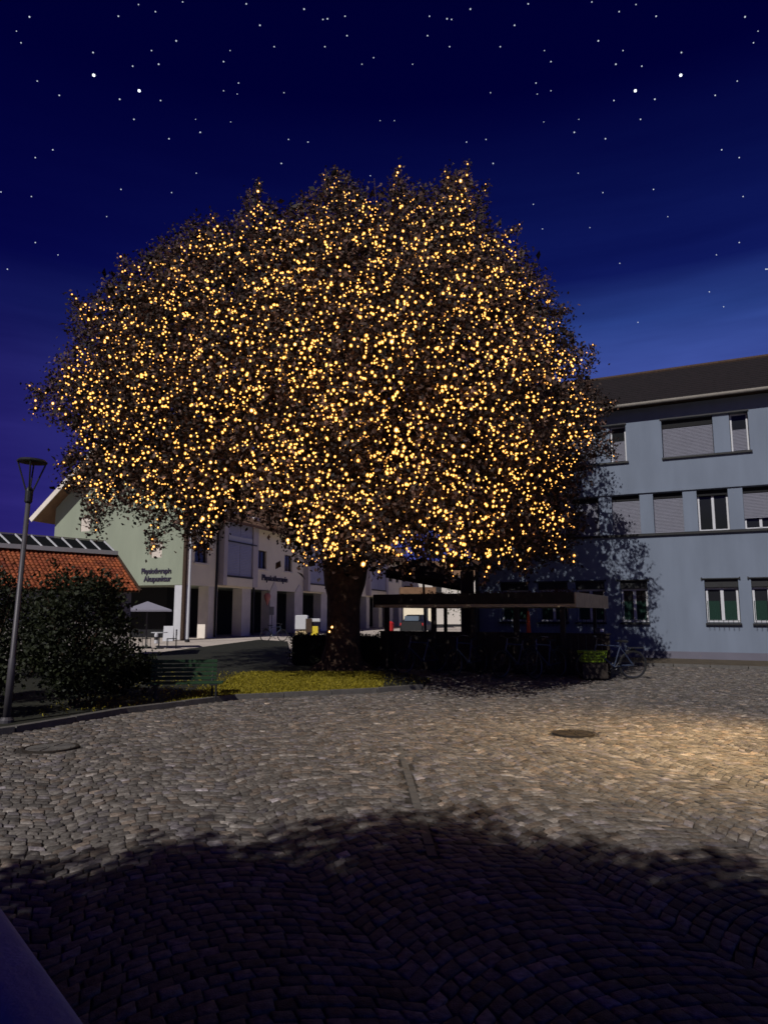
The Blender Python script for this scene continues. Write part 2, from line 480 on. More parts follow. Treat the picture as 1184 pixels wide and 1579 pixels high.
def stones_mesh(name, sel):
    n = len(sel); v = VV[sel].reshape(-1, 3)
    me = bpy.data.meshes.new(name)
    f = (FC[None] + (np.arange(n)*12)[:, None, None]).reshape(-1)
    me.vertices.add(n*12); me.vertices.foreach_set('co', v.reshape(-1))
    me.loops.add(len(f)); me.loops.foreach_set('vertex_index', f.astype(np.int32))
    me.polygons.add(n*9); me.polygons.foreach_set('loop_start', np.arange(0, n*36, 4, dtype=np.int32))
    me.update(calc_edges=True)
    a = me.attributes.new('tint', 'FLOAT_COLOR', 'POINT')
    a.data.foreach_set('color', np.repeat(tcol[sel], 12, axis=0).reshape(-1).astype(np.float32))
    me.materials.append(M_cobble)
    o = bpy.data.objects.new(name, me); COL.objects.link(o); o.parent = square
    return o
cx1, cy1 = cen[:,0,0], cen[:,0,1]
shx = [-3.2, -2.25, -1.66, -0.32, 0.71, 1.67, 2.3, 2.6]; shy = [4.0, 4.42, 4.68, 5.1, 5.5, 4.73, 3.9, 3.2]
lit = cy1 > np.interp(cx1, shx, shy) + 0.12
inframe = np.abs(cx1) < cy1*0.53
score = np.where(lit & inframe, cy1, 99)
near = np.argsort(score)[:300]
mask = np.ones(ns, bool); mask[near] = False
st = stones_mesh('cobbles', np.nonzero(mask)[0]); st['kind'] = 'stuff'
for k in near: stones_mesh('cobble', np.array([k]))
# channel stones
y = 4.95; line = lambda yy: 0.185 + (8.95-yy)*0.034
while y < 8.9:
    l = random.uniform(0.2, 0.42)
    y2 = min(y + l, 8.95)
    MB().obox((line(y+.01), y+.01, 0.0), (line(y2-.01), y2-.01, 0.0), 0.066, 0.012+random.uniform(0,.010)).build('channel_stone', M_kerb, square)
    y = y2
# manhole covers
def manhole(label, x, y, r, lidmat=None):
    t = thing('manhole_cover', label, 'manhole cover', (x, y, 0), random.random(), 'manhole covers in the cobbles')
    MB().lathe([(r, -0.01), (r, 0.022), (r*0.93, 0.026), (r*0.9, 0.016), (r*0.9, -0.01)], 36).build('rim', M_iron, t)
    m = MB().lathe([(r*0.88, 0.0), (r*0.88, 0.018), (0.001, 0.020)], 36)
    for a in range(8):
        q = a*math.pi/4
        m.obox((0.05*math.cos(q), 0.05*math.sin(q), .021), (r*.8*math.cos(q), r*.8*math.sin(q), .021), 0.02, 0.012)
    m.build('lid', lidmat or M_iron, t)
manhole('round rusty iron manhole cover in the bright warm-lit cobbles', 2.52, 9.74, 0.27)
manhole('round manhole cover with dark rim in cobbles below the street lamp', -3.96, 8.72, 0.31, M_kerb)

# grass blades (lawn front edge)
gb = []
while len(gb) < 60000:
    x = rng.uniform(-5.6, 1.2); yy = rng.uniform(11, 19)
    gb.append((x, yy))
gb = np.array(gb); k = in_poly(gb[:,0], gb[:,1], lawn_pts) & (rng.random(len(gb)) < np.clip((gb[:,0]+3.9)/.8, .04, 1)*np.clip((.05-gb[:,0])/.3, .03, 1)); gb = gb[k]
gz = np.full(len(gb), 0.075)
leaf_mesh('grass', np.column_stack([gb, gz]), rng.uniform(0.05, 0.10, len(gb)), L_grass, None, up=0.5, aspect=0.22, droop=-1.2,
          label='short yellow-green grass on the lawn under the big tree', category='grass', kind='stuff')

# ================================================================== RIGHT BUILDING
rb = thing('white_building', 'bluish white three-storey building with dark tiled roof behind the right of the square', 'building', WO, W_RZ)
S0, S1, ZT = -14.0, 9.9, 8.96
REC = 0.30
ups = [(s0, s0+2.76) for s0 in (-7.90, -3.92, 0.06, 4.04)]
mids = [(-0.58 + 1.42*k, 0.39 + 1.42*k) for k in range(-8, 8)]
mids = [m for m in mids if m[1] < 9.7]
grs = [(-4.2, -3.17), (-2.75, -1.72), (-0.70, 0.33), (0.71, 1.74), (3.57, 4.49), (5.02, 6.06), (6.34, 7.44), (7.80, 8.90)]
holes = [(a, b, 7.06, 8.41) for a, b in ups] + [(a, b, 4.38, 5.80) for a, b in mids] + [(a, b, 1.27, 2.73) for a, b in grs]
m = MB().holed(S0, S1, 0.28, ZT, 0.0, holes, REC, 1)
m.box(S0, S1, -9.5, -9.3, 0, ZT).box(S1-0.02, S1, -9.3, 0, 0.28, ZT).box(S0, S0+0.02, -9.3, 0, 0.28, ZT)
m.build('wall', M_bluewall, rb)
part(rb, 'plinth', M_plinth, (S0, S1+0.02, -9.3, 0.025, 0.0, 0.30))
part(rb, 'interior', M_black, (S0+.05, S1-.05, -9.2, -REC-0.25, 0.3, ZT-.1))
# bands
part(rb, 'sill_band', M_dark, (-12.4, 9.6, 0.0, 0.09, 4.29, 4.375))
part(rb, 'lintel_band', M_bluewall, (-12.4, 9.6, 0.0, 0.06, 5.83, 5.91))
def slatblind(parent, a, b, z0, z1, y):
    mm = MB(); z = z0
    while z < z1 - 0.001:
        zz = min(z+0.05, z1)
        mm.add([(a,y,z),(b,y,z),(b,y-0.014,zz-.004),(a,y-0.014,zz-.004),(b,y,zz),(a,y,zz)], [(0,1,2,3),(3,2,4,5)])
        z = zz
    return mm.build('roller_blind', M_blind, parent)
def frame(parent, a, b, z0, z1, y, mull=1, th=0.06, name='window', matf=None):
    mm = MB()
    mm.box(a, b, y, y+.06, z0, z0+th).box(a, b, y, y+.06, z1-th, z1).box(a, a+th, y, y+.06, z0+th, z1-th).box(b-th, b, y, y+.06, z0+th, z1-th)
    for i in range(mull):
        c = a + (b-a)*(i+1)/(mull+1)
        mm.box(c-th*.75, c+th*.75, y, y+.07, z0+th, z1-th)
    o = mm.build(name, matf or M_white, parent)
    for i in range(mull+1):
        aa = a + (b-a)*i/(mull+1); bb = a + (b-a)*(i+1)/(mull+1)
        part(o, 'pane', M_glass, (aa+th*.7, bb-th*.7, y+.02, y+.03, z0+th*.9, z1-th*.9))
    return o
for a, b in ups:                       # top storey: wide window with blind and a narrow sash
    f = frame(rb, a+.02, a+.56, 7.08, 8.40, -REC+.02, 0, 0.05)
    slatblind(f, a+.07, a+.51, 7.12, 7.85, -REC+.11)
    part(rb, 'wall_panel', M_bluewall, (a+.58, a+1.10, -REC-.05, -0.05, 7.06, 8.41))
    f = frame(rb, a+1.12, b-.02, 7.08, 8.40, -REC+.02, 1, 0.05)
    slatblind(f, a+1.12, b-.02, 7.07, 8.12, -REC+.16)
    part(f, 'blind_box_or_shade', M_black, (a+1.12, b-.02, -REC+.13, -REC+.17, 8.125, 8.39))  # black strip standing in for the recess shadow at the window head
    part(rb, 'window_sill', M_dark, (a-.06, b+.03, -.02, 0.08, 6.98, 7.045))
    part(rb, 'lintel_strip', M_dark, (a-.03, b+.05, 0.0, 0.04, 8.42, 8.47))
for i, (a, b) in enumerate(mids):
    f = frame(rb, a+.01, b-.01, 4.385, 5.79, -REC+.02, 1, 0.055)
    kk = round((a + 0.58)/1.42)
    if kk == 1: pass                                                  # the uncovered dark window
    elif kk == 0: slatblind(f, a+.01, b-.01, 4.75, 5.60, -REC+.16)     # blind three quarters down
    else: slatblind(f, a+.01, b-.01, 4.40, 5.60, -REC+.16)
    part(f, 'blind_box_or_shade', M_black, (a+.01, b-.01, -REC+.10, -REC+.17, 5.605, 5.78))  # recess shadow put in as a black strip above the blind
for i, (a, b) in enumerate(grs):
    f = frame(rb, a+.02, b-.02, 1.29, 2.45, -REC+.04, 1, 0.065)
    part(f, 'blind_box_or_shade', M_dark, (a+.01, b-.01, -REC+.0, -.06, 2.46, 2.725))
    mm = MB()
    for hx in (0, 1):
        aa = a+.09 + hx*(b-a)/2; n = 14; wd = (b-a)/2-.12
        for q in range(n):
            x0 = aa + wd*q/n; x1 = aa + wd*(q+1)/n; d0 = 0.015*(q % 2); d1 = 0.015*((q+1) % 2)
            mm.add([(x0,-REC+.092+d0,1.36),(x1,-REC+.092+d1,1.36),(x1,-REC+.092+d1,2.0),(x0,-REC+.092+d0,2.0)], [(0,1,2,3)])
    mm.build('curtain', M_curtain, f)
    part(f, 'awning_rod', M_dark, (a-.05, b+.08, 0.02, 0.05, 2.73, 2.765), (a-.07, a-.03, 0.0, 0.07, 2.72, 2.79), (b+.06, b+.10, 0.0, 0.07, 2.72, 2.79))
    sl = part(f, 'window_sill', M_dark, (a-.03, b+.03, -.02, 0.10, 1.20, 1.262))
    mm = MB()
    n = 7
    for q in range(n):
        x = a + (b-a)*(q+.5)/n
        mm.box(x-.008, x+.008, .102, .118, 1.10, 1.36)
    mm.box(a, b, .105, .116, 1.33, 1.345)
    mm.build('flower_rail', M_dark, f)
# roof
OV = 0.46
m = MB(); rows = 16
RZ = 11.75; RY = -4.7
for i in range(rows):
    t0, t1 = i/rows, (i+1)/rows
    y0 = OV + (RY-OV)*t0; y1 = OV + (RY-OV)*t1; z0 = 9.05 + (RZ-9.05)*t0; z1 = 9.05 + (RZ-9.05)*t1
    m.add([(S0-.6,y0,z0+.03),(S1+.5,y0,z0+.03),(S1+.5,y1,z1),(S0-.6,y1,z1),(S0-.6,y0,z0-.03),(S1+.5,y0,z0-.03)], [(0,1,2,3),(4,5,1,0)])
m.add([(S0-.6,RY,RZ),(S1+.5,RY,RZ),(S1+.5,2*RY-OV,9.05),(S0-.6,2*RY-OV,9.05)], [(0,1,2,3)])
m.add([(S1+.5,OV,9.05),(S1+.5,RY,RZ),(S1+.5,2*RY-OV,9.05)], [(0,1,2)])
m.add([(S0-.6,OV,9.05),(S0-.6,RY,RZ),(S0-.6,2*RY-OV,9.05)], [(0,1,2)])
rf = m.build('roof', M_roofdark, rb)
part(rf, 'soffit', M_wood, (S0-.6, S1+.5, -9.6, OV-.03, ZT+.02, ZT+.10))
part(rf, 'fascia', M_wood, (S0-.6, S1+.5, OV-.028, OV-.003, ZT+.0, 9.02))
m = MB()
for k in range(8):
    q0 = math.pi*k/8; q1 = math.pi*(k+1)/8
    m.add([(S0-.6, OV+.07-.07*math.cos(q0), 9.02-.10*math.sin(q0)), (S1+.5, OV+.07-.07*math.cos(q0), 9.02-.10*math.sin(q0)), (S1+.5, OV+.07-.07*math.cos(q1), 9.02-.10*math.sin(q1)), (S0-.6, OV+.07-.07*math.cos(q1), 9.02-.10*math.sin(q1))], [(0,1,2,3)])
m.build('gutter', M_gutter, rf)
MB().tube([(S0-.6, RY, RZ+.02), (S1+.5, RY, RZ+.02)], 0.10, 8).build('ridge_tile', M_wood, rf)
MB().tube([(S1-.12, .08, 0.1), (S1-.12, .08, 8.7), (S1-.12, OV+.05, 8.95)], 0.055, 8).build('downpipe', M_dark, rb)

# ================================================================== LEFT BUILDING
LO = G(281, 987); LA = R(17.7)
FD = Vector((math.sin(LA), math.cos(LA), 0))
L_RZ = math.atan2(FD.y, FD.x)        # local x along the long front, local y into the building; the front faces -y, the gable faces -x
lb = thing('arcaded_building', 'long cream building with pale green gable, arcade and bay fronts on the left', 'building', LO, L_RZ)
LL, LWD, Z0, ZE = 46.5, 9.85, 3.27, 8.35
PK = ZE + (LWD/2)*0.93
# gable wall
gh = [(7.05, 7.78, 7.02, 7.50+.35), (1.66, 2.42, 4.93, 5.92)]
m = MB()
def gable_skin(mm):
    hs = [(1.66, 2.42, 4.95, 5.92), (7.10, 7.82, 6.75, 7.65)]
    tmp = MB().holed(0, LWD, Z0, ZE, 0, hs, 0.12, -1)
    # swap to x=0 plane: (x,y,z)->(y, x, z)
    mm.add([(v[1], v[0], v[2]) for v in tmp.v], [f[::-1] for f in tmp.f])
    mm.add([(0,0,ZE),(0,LWD,ZE),(0,LWD/2,PK)], [(0,1,2)])
    return hs
hs = gable_skin(m)
m.add([(LL,0,Z0),(LL,LWD,Z0),(LL,LWD,ZE),(LL,LWD/2,PK),(LL,0,ZE)], [(0,1,2,3,4)])
m.box(0.01, LL, LWD-.05, LWD, 0, ZE)
m.box(0.01, LL-.01, 0.02, LWD-.06, Z0, Z0+.06)
m.build('gable_wall', M_green_wall, lb)
for a, b, c, d in hs:
    tmp = MB()
    tmp.box(0.05, 0.10, a, b, c, d)
    sh = tmp.build('shutter', M_col, lb)
    mm = MB(); z = c+.04
    while z < d-.03:
        mm.box(0.035, 0.05, a+.03, b-.03, z, z+.03); z += .055
    mm.build('slats', M_col, sh)
    part(lb, 'shutter_head', M_dark, (0.0-.015, 0.05, a-.02, b+.02, d-.03, d+.02))
# long front
wins = [(1.02, 2.45, 4.70, 5.95), (9.15, 10.60, 4.80, 6.15), (13.68, 15.05, 4.85, 6.15), (23.6, 25.0, 4.8, 6.15), (27.6, 29.0, 4.8, 6.15), (41.2, 42.6, 5.2, 6.2), (44.0, 45.2, 5.2, 6.2)]
bays = [(3.75, 8.45), (17.3, 21.9), (33.2, 39.6)]
MB().holed(0, LL, Z0, ZE, 0.0, wins, 0.2, -1).build('front_wall', M_cream, lb)
for i, (a, b, c, d) in enumerate(wins):
    f = frame(lb, a, b, c, d, 0.14, 1, 0.07, 'window', M_wood)
    part(lb, 'window_sill', M_col, (a-.1, b+.1, -.08, .02, c-.10, c))
for a, b in bays:
    by = part(lb, 'bay', M_greybay, (a, a+.45, -.45, -.001, Z0+.12, ZE), (b-.75, b, -.45, -.001, Z0+.12, ZE), (a+.45, b-.75, -.30, -.001, Z0+.75, ZE))
    part(by, 'parapet', M_cream, (a+.45, b-.75, -.43, -.02, Z0+.10, Z0+.66))
    mm = MB(); z = Z0+.85
    while z < ZE-.3:
        if not (6.35 < z < 6.75):
            mm.box(a+.55, a+.55+(b-a-1.4)/2-.03, -.36, -.302, z, z+.075)
            mm.box(a+.55+(b-a-1.4)/2+.03, b-.85, -.36, -.302, z, z+.075)
        z += .11
    mm.build('louvre', M_louvre, by)
    part(by, 'white_panel', M_white, (a+.6, b-.85, -.40, -.303, 6.38, 6.74))
    part(by, 'rail', M_dark, (a+.5, b-.7, -.47, -.41, Z0+.70, Z0+.78))
    part(by, 'rail', M_dark, (a+.5, b-.3, -.49, -.43, 6.28, 6.36))
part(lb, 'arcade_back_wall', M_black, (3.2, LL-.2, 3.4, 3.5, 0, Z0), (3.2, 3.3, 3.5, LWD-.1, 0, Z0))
for a, b in ((2.78, 3.85), (7.10, 8.35), (11.35, 12.5), (15.7, 17.3), (21.2, 22.6), (25.6, 26.8), (30.0, 31.2), (33.4, 34.4), (37.6, 38.8), (41.6, 42.8), (45.3, 46.4)):
    o = MB().box(a, b, 0.02, 0.75, 0.0, Z0+.02, 0.02).build('pillar', M_col, lb)
    if 11 < a < 31: MB().add([(a-.05,-.05,Z0-.02),(b+.05,-.05,Z0-.02),((a+b)/2+.08,-.05,Z0+.62),((a+b)/2-.08,-.05,Z0+.62),(a-.05,.02,Z0-.02),(b+.05,.02,Z0-.02),((a+b)/2+.08,.02,Z0+.62),((a+b)/2-.08,.02,Z0+.62)], [(0,1,2,3),(0,4,5,1),(1,5,6,2),(2,6,7,3),(3,7,4,0)]).build('corbel', M_col, o)
MB().box(0.02, 0.62, 0.02, 0.66, 0.0, Z0-.01, 0.02).build('pillar', M_white, lb)
MB().box(0.02, 0.62, 8.9, 9.7, 0.0, Z0-.01, 0.02).build('pillar', M_col, lb)
for sx in (3.55, 8.6):
    MB().tube([(sx, -.06, 0.05), (sx, -.06, 8.2)], 0.075, 8).build('downpipe', M_dark, lb)
MB().tube([(-.16, -.12, 0.0), (-.16, -.12, 8.2)], 0.14, 8).build('downpipe', M_wood, lb)
# roof of left building
ov = 1.0
m = MB()
for sgn in (0, 1):
    ys = lambda t: (-ov + (LWD/2+ov)*t) if sgn == 0 else (LWD + ov - (LWD/2+ov)*t)
    ze = ZE - ov*0.93
    zz = lambda t: ze + (PK-ze)*t
    for th in (0.0,):
        a = [(-ov, ys(0), zz(0)+.02), (LL+.5, ys(0), zz(0)+.02), (LL+.5, ys(1), zz(1)+.02), (-ov, ys(1), zz(1)+.02)]
        b = [(p[0], p[1], p[2]+.20) for p in a]
        m.add(a+b, [(0,1,2,3),(7,6,5,4),(0,4,5,1),(1,5,6,2),(2,6,7,3),(3,7,4,0)])
rf = m.build('roof', M_farbrown, lb)
m = MB()
for sgn in (0, 1):
    ys = lambda t: (-ov-.02 + (LWD/2+ov+.02)*t) if sgn == 0 else (LWD + ov+.02 - (LWD/2+ov+.02)*t)
    ze = ZE - ov*0.93
    p = Vector((-ov-.02, ys(0), ze+.06)); q = Vector((-ov-.02, ys(1), PK+.06))
    m.obox(p, q, 0.06, 0.30)
m.build('verge_board', M_col, rf)

def text_mesh(body, size, depth, name, material, parent, M4, align='LEFT'):
    cu = bpy.data.curves.new(name, 'FONT'); cu.body = body; cu.size = size; cu.extrude = depth; cu.align_x = align; cu.offset = 0.012
    tmp = bpy.data.objects.new('tmp', cu); COL.objects.link(tmp)
    bpy.context.view_layer.update()
    me = bpy.data.meshes.new_from_object(tmp.evaluated_get(bpy.context.evaluated_depsgraph_get()))
    bpy.data.objects.remove(tmp)
    me.name = name; me.materials.clear(); me.materials.append(material)
    xs = [v.co.x for v in me.vertices]
    me.transform(M4)
    o = bpy.data.objects.new(name, me); COL.objects.link(o); o.parent = parent
    return o, max(xs)-min(xs)
def basis(x, y, z, loc):
    m4 = Matrix.Identity(4)
    for i in range(3): m4[i][0] = x[i]; m4[i][1] = y[i]; m4[i][2] = z[i]; m4[i][3] = loc[i]
    return m4
text_mesh('Physiotherapie', 0.46, 0.02, 'lettering', M_lettering, lb, basis((0,-.78,0),(0,0,1),(-1,0,0),(-0.03, 0.92, 3.98)), 'RIGHT')
text_mesh('Akupunktur', 0.46, 0.02, 'lettering', M_lettering, lb, basis((0,-.86,0),(0,0,1),(-1,0,0),(-0.03, 0.92, 3.50)), 'RIGHT')
text_mesh('Physiotherapie', 0.60, 0.025, 'lettering', M_lettering, lb, basis((1.22,0,0),(0,0,1),(0,-1,0),(9.85, -0.04, 3.98)))

# ================================================================== TILED-ROOF HOUSE
EO = PY(215, 912, 25); EO.z = 0
RA = R(42); RD = Vector((-math.sin(RA), -math.cos(RA), 0))
th_ = thing('tiled_roof_house', 'low house with orange-red tiled roof and white glazed ridge, left behind the shrub', 'house', EO, math.atan2(RD.y, RD.x))
# local: x to the left and nearer, +y towards the viewer's right, eave at y=0
HL = 9.0; EZ, RZ2, RW = 2.34, 3.72, 1.85
part(th_, 'wall', M_col, (0.15, HL, -3.4, -0.25, 0, 2.35))
rows_t, tw = 14, 0.15
nt_ = int(HL/tw); prof = [(0, 0.0), (0.18, 0.022), (0.4, 0.034), (0.62, 0.022), (0.8, 0.0), (1.0, -0.006)]
sl = math.hypot(RW, RZ2-EZ); cy_, sz_ = -RW/sl, (RZ2-EZ)/sl
vs, fs, tints = [], [], []
for r in range(rows_t):
    for c in range(nt_):
        o = len(vs); jz = random.gauss(0, .004); tv = random.uniform(.65, 1.3)
        for end, lift in ((0, .030), (1, 0.002)):
            dist = sl*(r+end*1.06)/rows_t
            for pu, pz in prof:
                h = pz + lift + jz
                vs.append(((c+pu)*tw, cy_*dist + (-sz_*0)*h, EZ + sz_*dist + h))
        for pu, pz in prof:
            h = pz + jz; dist = sl*r/rows_t
            vs.append(((c+pu)*tw, cy_*dist, EZ + sz_*dist + h))
        k = len(prof)
        for i in range(k-1):
            fs.append((o+i, o+i+1, o+k+i+1, o+k+i)); fs.append((o+2*k+i, o+2*k+i+1, o+i+1, o+i))
        tints += [tv]*(3*k)
mb = MB(); mb.v = vs; mb.f = fs
ro = mb.build('roof_tiles', M_redtile, th_, kind='stuff')
a = ro.data.attributes.new('tint', 'FLOAT_COLOR', 'POINT')
a.data.foreach_set('color', np.column_stack([np.repeat(np.array(tints)[:,None], 3, 1), np.ones(len(tints))]).reshape(-1).astype(np.float32))
MB().add([(0,0,EZ-.03),(HL,0,EZ-.03),(HL,-RW,RZ2-.03),(0,-RW,RZ2-.03),(0,-2*RW,EZ-.03),(HL,-2*RW,EZ-.03)], [(0,1,2,3),(3,2,5,4)]).add([(0.16,-.2,2.3),(0.16,-3.5,2.3),(0.16,-RW,RZ2-.1)],[(0,1,2)]).build('roof_deck', M_wood, th_)
MB().obox((-.03, 0.03, EZ), (-.03, -RW, RZ2), 0.06, 0.14).obox((-.03, -2*RW, EZ), (-.03, -RW, RZ2), 0.06, 0.14).build('verge_board', M_wood, th_)
# glazed ridge lantern
zb = RZ2 + .02
part(th_, 'lantern_base', M_wood, (0.05, HL, -RW-.4, -RW+.10, zb-.10, zb))
part(th_, 'lantern_beam', M_white, (0.0, HL, -RW+.10, -RW+.20, zb-.02, zb+.13), (0.0, HL, -RW-.5, -RW-.40, zb-.02, zb+.13), (0.0, .12, -RW-.40, -RW+.10, zb-.02, zb+.13))
part(th_, 'lantern_top_rail', M_gutter, (0.35, HL, -RW-.17, -RW-.12, zb+.48, zb+.52))
x = 0.40; first = True
while x < HL:
    MB().obox((x-.28, -RW+.13, zb+.12), (x, -RW-.14, zb+.49), 0.05, 0.06).build('glazing_bar', M_white, th_)
    MB().obox((x+.10, -RW-.43, zb+.12), (x, -RW-.14, zb+.49), 0.05, 0.05).build('glazing_bar', M_white, th_)
    x2 = x + .52
    MB().add([(x-.25,-RW+.13,zb+.12),(x2-.31,-RW+.13,zb+.12),(x2-.03,-RW-.135,zb+.47),(x+.03,-RW-.135,zb+.47)], [(0,1,2,3)]).build('pane', MATS['window_glass'], th_)
    x = x2

# ================================================================== FAR END OF THE STREET
fb = thing('far_white_house', 'distant bright white house at the end of the sunlit street', 'house', (10.0, 88, 0))
part(fb, 'wall', M_farwhite, (-14, 16, 0, 6, 0, 6.2))
MB().add([(-15,-.6,6.2),(17,-.6,6.2),(17,3,8.2),(-15,3,8.2),(-15,6.6,6.2),(17,6.6,6.2)], [(0,1,2,3),(3,2,5,4)]).build('roof', M_farbrown, fb)
for x in (-11, -7.5, -4, -0.5, 3, 6.5, 10):
    part(fb, 'window', M_dark, (x, x+1.1, -.05, .05, 3.4, 4.9))
fh = thing('far_brown_house', 'small distant house with brown balcony roof beside the arcade end', 'house', (3.9, 76, 0))
part(fh, 'wall', M_cream, (-1.8, 1.2, 0, 3, 0, 3.6))
part(fh, 'roof', M_farbrown, (-2.2, 1.6, -.6, 3.4, 3.61, 4.3))
for x in (-1.4, -.5, .4): part(fh, 'window', M_dark, (x, x+.5, -.03, .03, 2.4, 3.4))
fe = thing('far_fence', 'row of dark posts with low rail before the distant white house', 'fence', (3.2, 70, 0))
for x in (0.9, 2.7, 4.6, 6.2): part(fe, 'post', M_dark, (x, x+.22, 0, .2, 0, 2.2))
part(fe, 'rail', M_dark, (.7, 7.0, .05, .15, .25, .5))
ft = thing('far_tree', 'small bright green tree far down the street right of the fence', 'tree', (7.8, 66, 0))
MB().tube([(0,0,0),(0,0,1.6)], .12, 6).build('trunk', M_bark, ft)
leaf_mesh('crown', clusters(rng.normal(size=(60,3))*[.6,.6,.9]+[0,0,2.4], 14, .3), .22, L_far, ft)
def car(label, loc, rz):
    t = thing('parked_car', label, 'car', loc, rz)
    pr = [(-.86,.35),(-.88,.75),(-.80,.98),(-.66,1.02),(-.56,1.42),(-.48,1.47),(.48,1.47),(.56,1.42),(.66,1.02),(.80,.98),(.88,.75),(.86,.35)]
    mm = MB(); ks = [(-2.1,.8,.0),(-2.0,.97,.0),(-1.0,1,0),(.9,1,0),(1.95,.95,0),(2.1,.78,0)]
    for yy, k, _ in ks: mm.v += [(x*k, yy, min(zq, 1.47 if -1.9 < yy < 1.0 else 1.0)) for x, zq in pr]
    n = len(pr)
    for i in range(len(ks)-1):
        for q in range(n): mm.f.append((i*n+q, i*n+(q+1)%n, (i+1)*n+(q+1)%n, (i+1)*n+q))
    mm.f += [tuple(range(n))[::-1], tuple((len(ks)-1)*n+q for q in range(n))]
    mm.build('body', M_dark, t, smooth=False)
    part(t, 'rear_window', mat('car_glass', (0.10, 0.13, 0.17), 0.1, .1, 2), (-.5,.5,-2.03,-1.98,1.05,1.38))
    for x in (-.72, .72): part(t, 'tail_light', M_red, (x-.1, x+.1, -2.06, -2.0, .72, .9))
    for x in (-.78, .78):
        for yy in (-1.3, 1.3):
            wv = MB().torus((x, yy, .3), (1,0,0), .22, .09, 18, 6).build('wheel', M_rubber, t)
            MB().lathe([(.001,.02),(.14,.02),(.14,-.02)], 12).build('rim', M_chrome, wv).matrix_local = Matrix.Translation((x, yy, .3)) @ Matrix.Rotation(R(90), 4, 'Y')
car('dark parked car seen from behind under the canopy, far down the street', (2.35, 52, 0), R(-12))
rbn = thing('litter_bin', 'small red bin beside the last arcade pillars', 'bin', (0.45, 54, 0))
MB().lathe([(.001,0),(.26,0),(.30,.75),(.26,.8),(.001,.8)], 14).build('body', M_red, rbn, smooth=False)
MB().lathe([(.31,.78),(.31,.84),(.12,.98),(.001,.98)], 14).build('lid', M_red, rbn)

# ================================================================== CANOPY SHELTER
PO = Vector((4.81, 18.0, 0))
sh = thing('canopy_shelter', 'flat low canopy with beige edge and planted roof under the big tree, right', 'shelter', PO, W_RZ)
# local x to the left along the front, -y back towards the building
CL, CD = 5.65, 5.0
part(sh, 'roof_slab', M_beige, (0, CL, -CD, 0, 1.75, 1.83))
part(sh, 'edge_board', M_beige, (-.04, 0, -CD, 0.02, 1.74, 2.12))
part(sh, 'edge_board', M_brownboard, (0, CL, 0.0, .04, 1.845, 2.12))
part(sh, 'edge_board', M_brownboard, (CL, CL+.04, -CD, .04, 1.75, 2.12))
part(sh, 'edge_board', M_brownboard, (0, CL, -CD-.04, -CD, 1.75, 2.12))
for x in (0.35, 1.55, 2.75, 3.9, 5.35):
    part(sh, 'post', M_brownboard, (x-.06, x+.06, -.22, -.10, 0, 1.75))
for x in (0.35, 2.9, 5.35):
    part(sh, 'post', M_brownboard, (x-.05, x+.05, -CD+.2, -CD+.3, 0, 1.75))
c = np.column_stack([rng.uniform(0.3, 5.0, 260), rng.uniform(-4.6, -.2, 260), rng.uniform(1.9, 2.16, 260)])
leaf_mesh('roof_planting', clusters(c, 22, .10, .05), rng.uniform(.04, .08, 260*22), L_sedum, sh, kind='stuff')
# low boarded wall below the canopy
pw = thing('boarded_wall', 'low dark boarded wall below the canopy, behind the bicycles', 'wall', PO, W_RZ)
x = -0.75; 
while x < CL:
    part(pw, 'board', M_brownboard, (x, x+.185, -.42, -.38+random.uniform(-.004,.004), 0.02, 1.05)); x += .195
part(pw, 'cap_rail', M_brownboard, (-.78, CL+.05, -.46, -.34, 1.052, 1.085))
# hedge to the left of it
hd = thing('clipped_hedge', 'low dark clipped hedge behind the tree trunk, left of the boarded wall', 'hedge', PO, W_RZ)
c = np.column_stack([rng.uniform(CL+.1, CL+3.1, 700), rng.uniform(-.75, -.2, 700), rng.uniform(.1, .97, 700)])
leaf_mesh('foliage', clusters(c, 12, .05, .04), rng.uniform(.04, .08, 8400), L_hedge, hd, kind='stuff')
MB().box(CL+.15, CL+3.0, -.68, -.28, 0, .92, .08).build('core', M_soil, hd)

# furled parasol
fp = thing('furled_parasol', 'furled orange parasol standing under the canopy', 'parasol', PY(815, 975, 19.0) * 1.0)
fp.location.z = 0
MB().tube([(0,0,0),(0,0,1.72)], .02, 8).build('pole', M_lamp, fp)
MB().tube([(0,0,.72),(0.01,0,.85),(0,0,1.2),(0,0,1.6),(0,0,1.68)], [.03,.075,.06,.035,.01], 10, jit=.15).build('canopy', M_orange, fp)
MB().lathe([(.001,.06),(.2,.05),(.22,0),(.001,0)], 14).build('foot', M_dark, fp)

# dark big parasol behind, and dark pillar sign
dp = thing('dark_parasol', 'large dark tilted parasol behind the canopy, beneath the tree', 'parasol', (1.62, 27.5, 0))
MB().tube([(0,0,0),(-.12,0,3.6)], .045, 8).build('pole', M_dark, dp)
m = MB().add([(-1.55,-1.4,3.18),(1.6,-1.4,2.62),(1.6,1.4,2.62),(-1.55,1.4,3.18),(-.1,0,3.75),(-1.55,-1.4,3.02),(1.6,-1.4,2.46),(1.6,1.4,2.46),(-1.55,1.4,3.02)],
    [(0,1,4),(1,2,4),(2,3,4),(3,0,4),(0,5,6,1),(1,6,7,2),(2,7,8,3),(3,8,5,0)])
m.build('canopy', M_darkcanvas, dp)
for p in ((-1.55,-1.4,3.1),(1.6,-1.4,2.55),(1.6,1.4,2.55),(-1.55,1.4,3.1)): MB().obox((-.1,0,3.4), p, .02, .03).build('rib', M_dark, dp)
sg = thing('sign_pillar', 'dark square pillar with red and white sign at its top', 'sign', (2.98, 25.5, 0))
